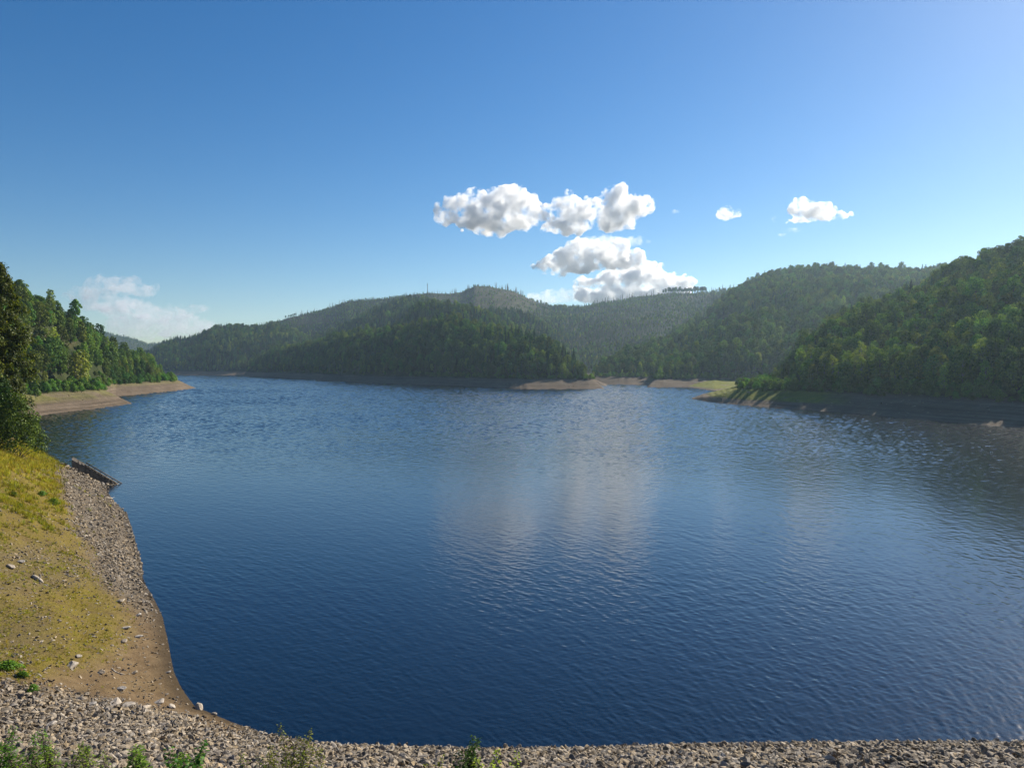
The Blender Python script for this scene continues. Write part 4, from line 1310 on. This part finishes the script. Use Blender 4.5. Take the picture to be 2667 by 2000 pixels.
def cloud(blobs, Y, material, label, seed, vox=9.0, amp=(180, 115, 65), thick=.8, puffs=14, group='clouds'):
    """blobs = [(photo x, photo y, half width, half height)] at one distance"""
    import bmesh
    r = random.Random(seed)
    k = Y / F_PX
    c0 = Vector(at(sum(b[0] for b in blobs) / len(blobs), sum(b[1] for b in blobs) / len(blobs), Y))
    bm = bmesh.new()
    def ball(c, rx, ry, rz):
        M = Matrix.Translation(c) @ Matrix.Diagonal((rx, ry, rz, 1))
        bmesh.ops.create_icosphere(bm, subdivisions=2, radius=1.0, matrix=M)
    for (px, py, rx, ry) in blobs:
        c = Vector(at(px, py, Y + r.uniform(-.4, .4) * rx * k)) - c0
        rx *= k; ry *= k
        ball(c, rx, (rx + ry) / 2 * thick, ry)
        for j in range(puffs):
            a = r.uniform(-.25, 3.4); e = r.uniform(-1, 1)
            d = Vector((math.cos(a) * rx * .9, e * rx * .6, math.sin(a) * ry * .85))
            q = min(rx, ry) * r.uniform(.22, .48)
            ball(c + d, q * 1.1, q, q)
    me = bpy.data.meshes.new('cloud'); bm.to_mesh(me); bm.free()
    me.materials.append(material)
    o = link('cloud', me); o.location = c0
    m = o.modifiers.new('join', 'REMESH'); m.mode = 'VOXEL'; m.voxel_size = vox
    for t, a in zip(TEX, amp):
        if a:
            d = o.modifiers.new('billow', 'DISPLACE'); d.texture = t; d.strength = a; d.mid_level = .5; d.texture_coords = 'GLOBAL'
    m = o.modifiers.new('clean', 'REMESH'); m.mode = 'VOXEL'; m.voxel_size = vox
    tag(o, label, 'cloud', group)
    return o
CY = 6500
cloud([(1180, 560, 45, 28), (1235, 555, 70, 48), (1300, 550, 75, 50), (1365, 555, 55, 44), (1330, 515, 40, 26), (1220, 525, 45, 26), (1280, 590, 90, 24)], CY, M_CLOUD,
      'large white cloud with a grey middle, upper left of the white clouds', 1)
cloud([(1470, 560, 50, 40), (1500, 535, 45, 28), (1560, 545, 60, 38), (1620, 530, 55, 34), (1660, 540, 40, 26), (1480, 590, 70, 20), (1600, 580, 50, 22)], CY + 60, M_CLOUD,
      'broken white cloud with a ragged right end, right of the largest cloud', 2)
cloud([(1440, 695, 60, 20), (1500, 675, 70, 34), (1560, 670, 70, 36), (1620, 680, 70, 26), (1510, 645, 45, 18), (1670, 690, 40, 14)], CY + 400, M_CLOUD,
      'flat-bottomed white cloud hanging between the upper pair and the lowest cloud', 3)
cloud([(1590, 625, 60, 9), (1650, 630, 45, 10), (1560, 622, 40, 8)], CY + 300, M_WISP, 'thin torn strip of cloud just above the flat-bottomed cloud', 4, 6.0, (50, 50, 40))
cloud([(1560, 750, 60, 32), (1620, 730, 70, 34), (1690, 728, 70, 34), (1750, 745, 55, 26), (1600, 770, 110, 24), (1700, 765, 110, 22)], CY + 1500, M_CLOUD,
      'lowest white cloud resting on the ridge of dead trunks', 5, 10)
cloud([(1450, 770, 60, 20), (1510, 765, 50, 18), (1420, 780, 50, 16)], CY + 1500, M_WISP, 'faint pale cloud behind the saddle left of the lowest cloud', 6, 9)
cloud([(1893, 556, 30, 18), (1910, 560, 20, 12), (1880, 562, 18, 10)], CY, M_CLOUD, 'small round white puff alone in the blue right of the big clouds', 7, 6.0, (50, 50, 40))
cloud([(2085, 548, 32, 22), (2130, 556, 50, 24), (2180, 566, 35, 14), (2090, 575, 40, 14)], CY, M_CLOUD, 'compact bright white cloud farthest right with a torn tail', 8, 7.0, (90, 70, 50))
cloud([(2062, 600, 26, 7), (2040, 612, 14, 5)], CY, M_WISP, 'small ragged wisp hanging under the cloud farthest right', 9, 5.0, (30, 40, 35))
cloud([(2017, 570, 7, 10)], CY, M_WISP, 'tiny wisp between the small round puff and the cloud farthest right', 10, 4.0, (0, 30, 30))
cloud([(1755, 552, 16, 6), (1735, 556, 12, 5)], CY, M_WISP, 'tiny wisp off the ragged end of the broken cloud', 11, 4.0, (0, 30, 30))
for k, (bl, lab) in enumerate([([(295, 742, 75, 24), (350, 755, 70, 18)], 'topmost grey veil cloud over the left slope'),
                               ([(225, 772, 55, 24), (290, 790, 80, 26)], 'grey veil cloud nearest the left slope'),
                               ([(330, 805, 100, 24), (410, 815, 80, 20)], 'long grey veil cloud in the middle of the left haze'),
                               ([(380, 850, 110, 34), (470, 850, 110, 30)], 'pale glowing veil cloud low over the gap between the hills'),
                               ([(515, 805, 44, 10)], 'small grey streak of cloud right of the left veil clouds')]):
    cloud(bl, CY + 2500, M_VEIL, lab, 20 + k, 12, (160, 120, 60), 1.0, 5, 'veil clouds at left')

# ------------------------------------------------------------------ haze over the lake
M_HAZE, nt, out = mat('lake_haze')
v = nd(nt, 'ShaderNodeVolumePrincipled')
v.inputs['Color'].default_value = (0.58, 0.80, 1.0, 1)
v.inputs['Density'].default_value = 0.000075
v.inputs['Anisotropy'].default_value = 0.47
nt.links.new(v.outputs[0], out.inputs['Volume'])
mb = MB(); mb.box((0, 2050, 142.5), (10400, 4500, 295))
hz = link('haze', mb.mesh('haze', [M_HAZE], False))
tag(hz, 'thin bluish haze over the lake and the far hills', 'haze', kind='stuff')
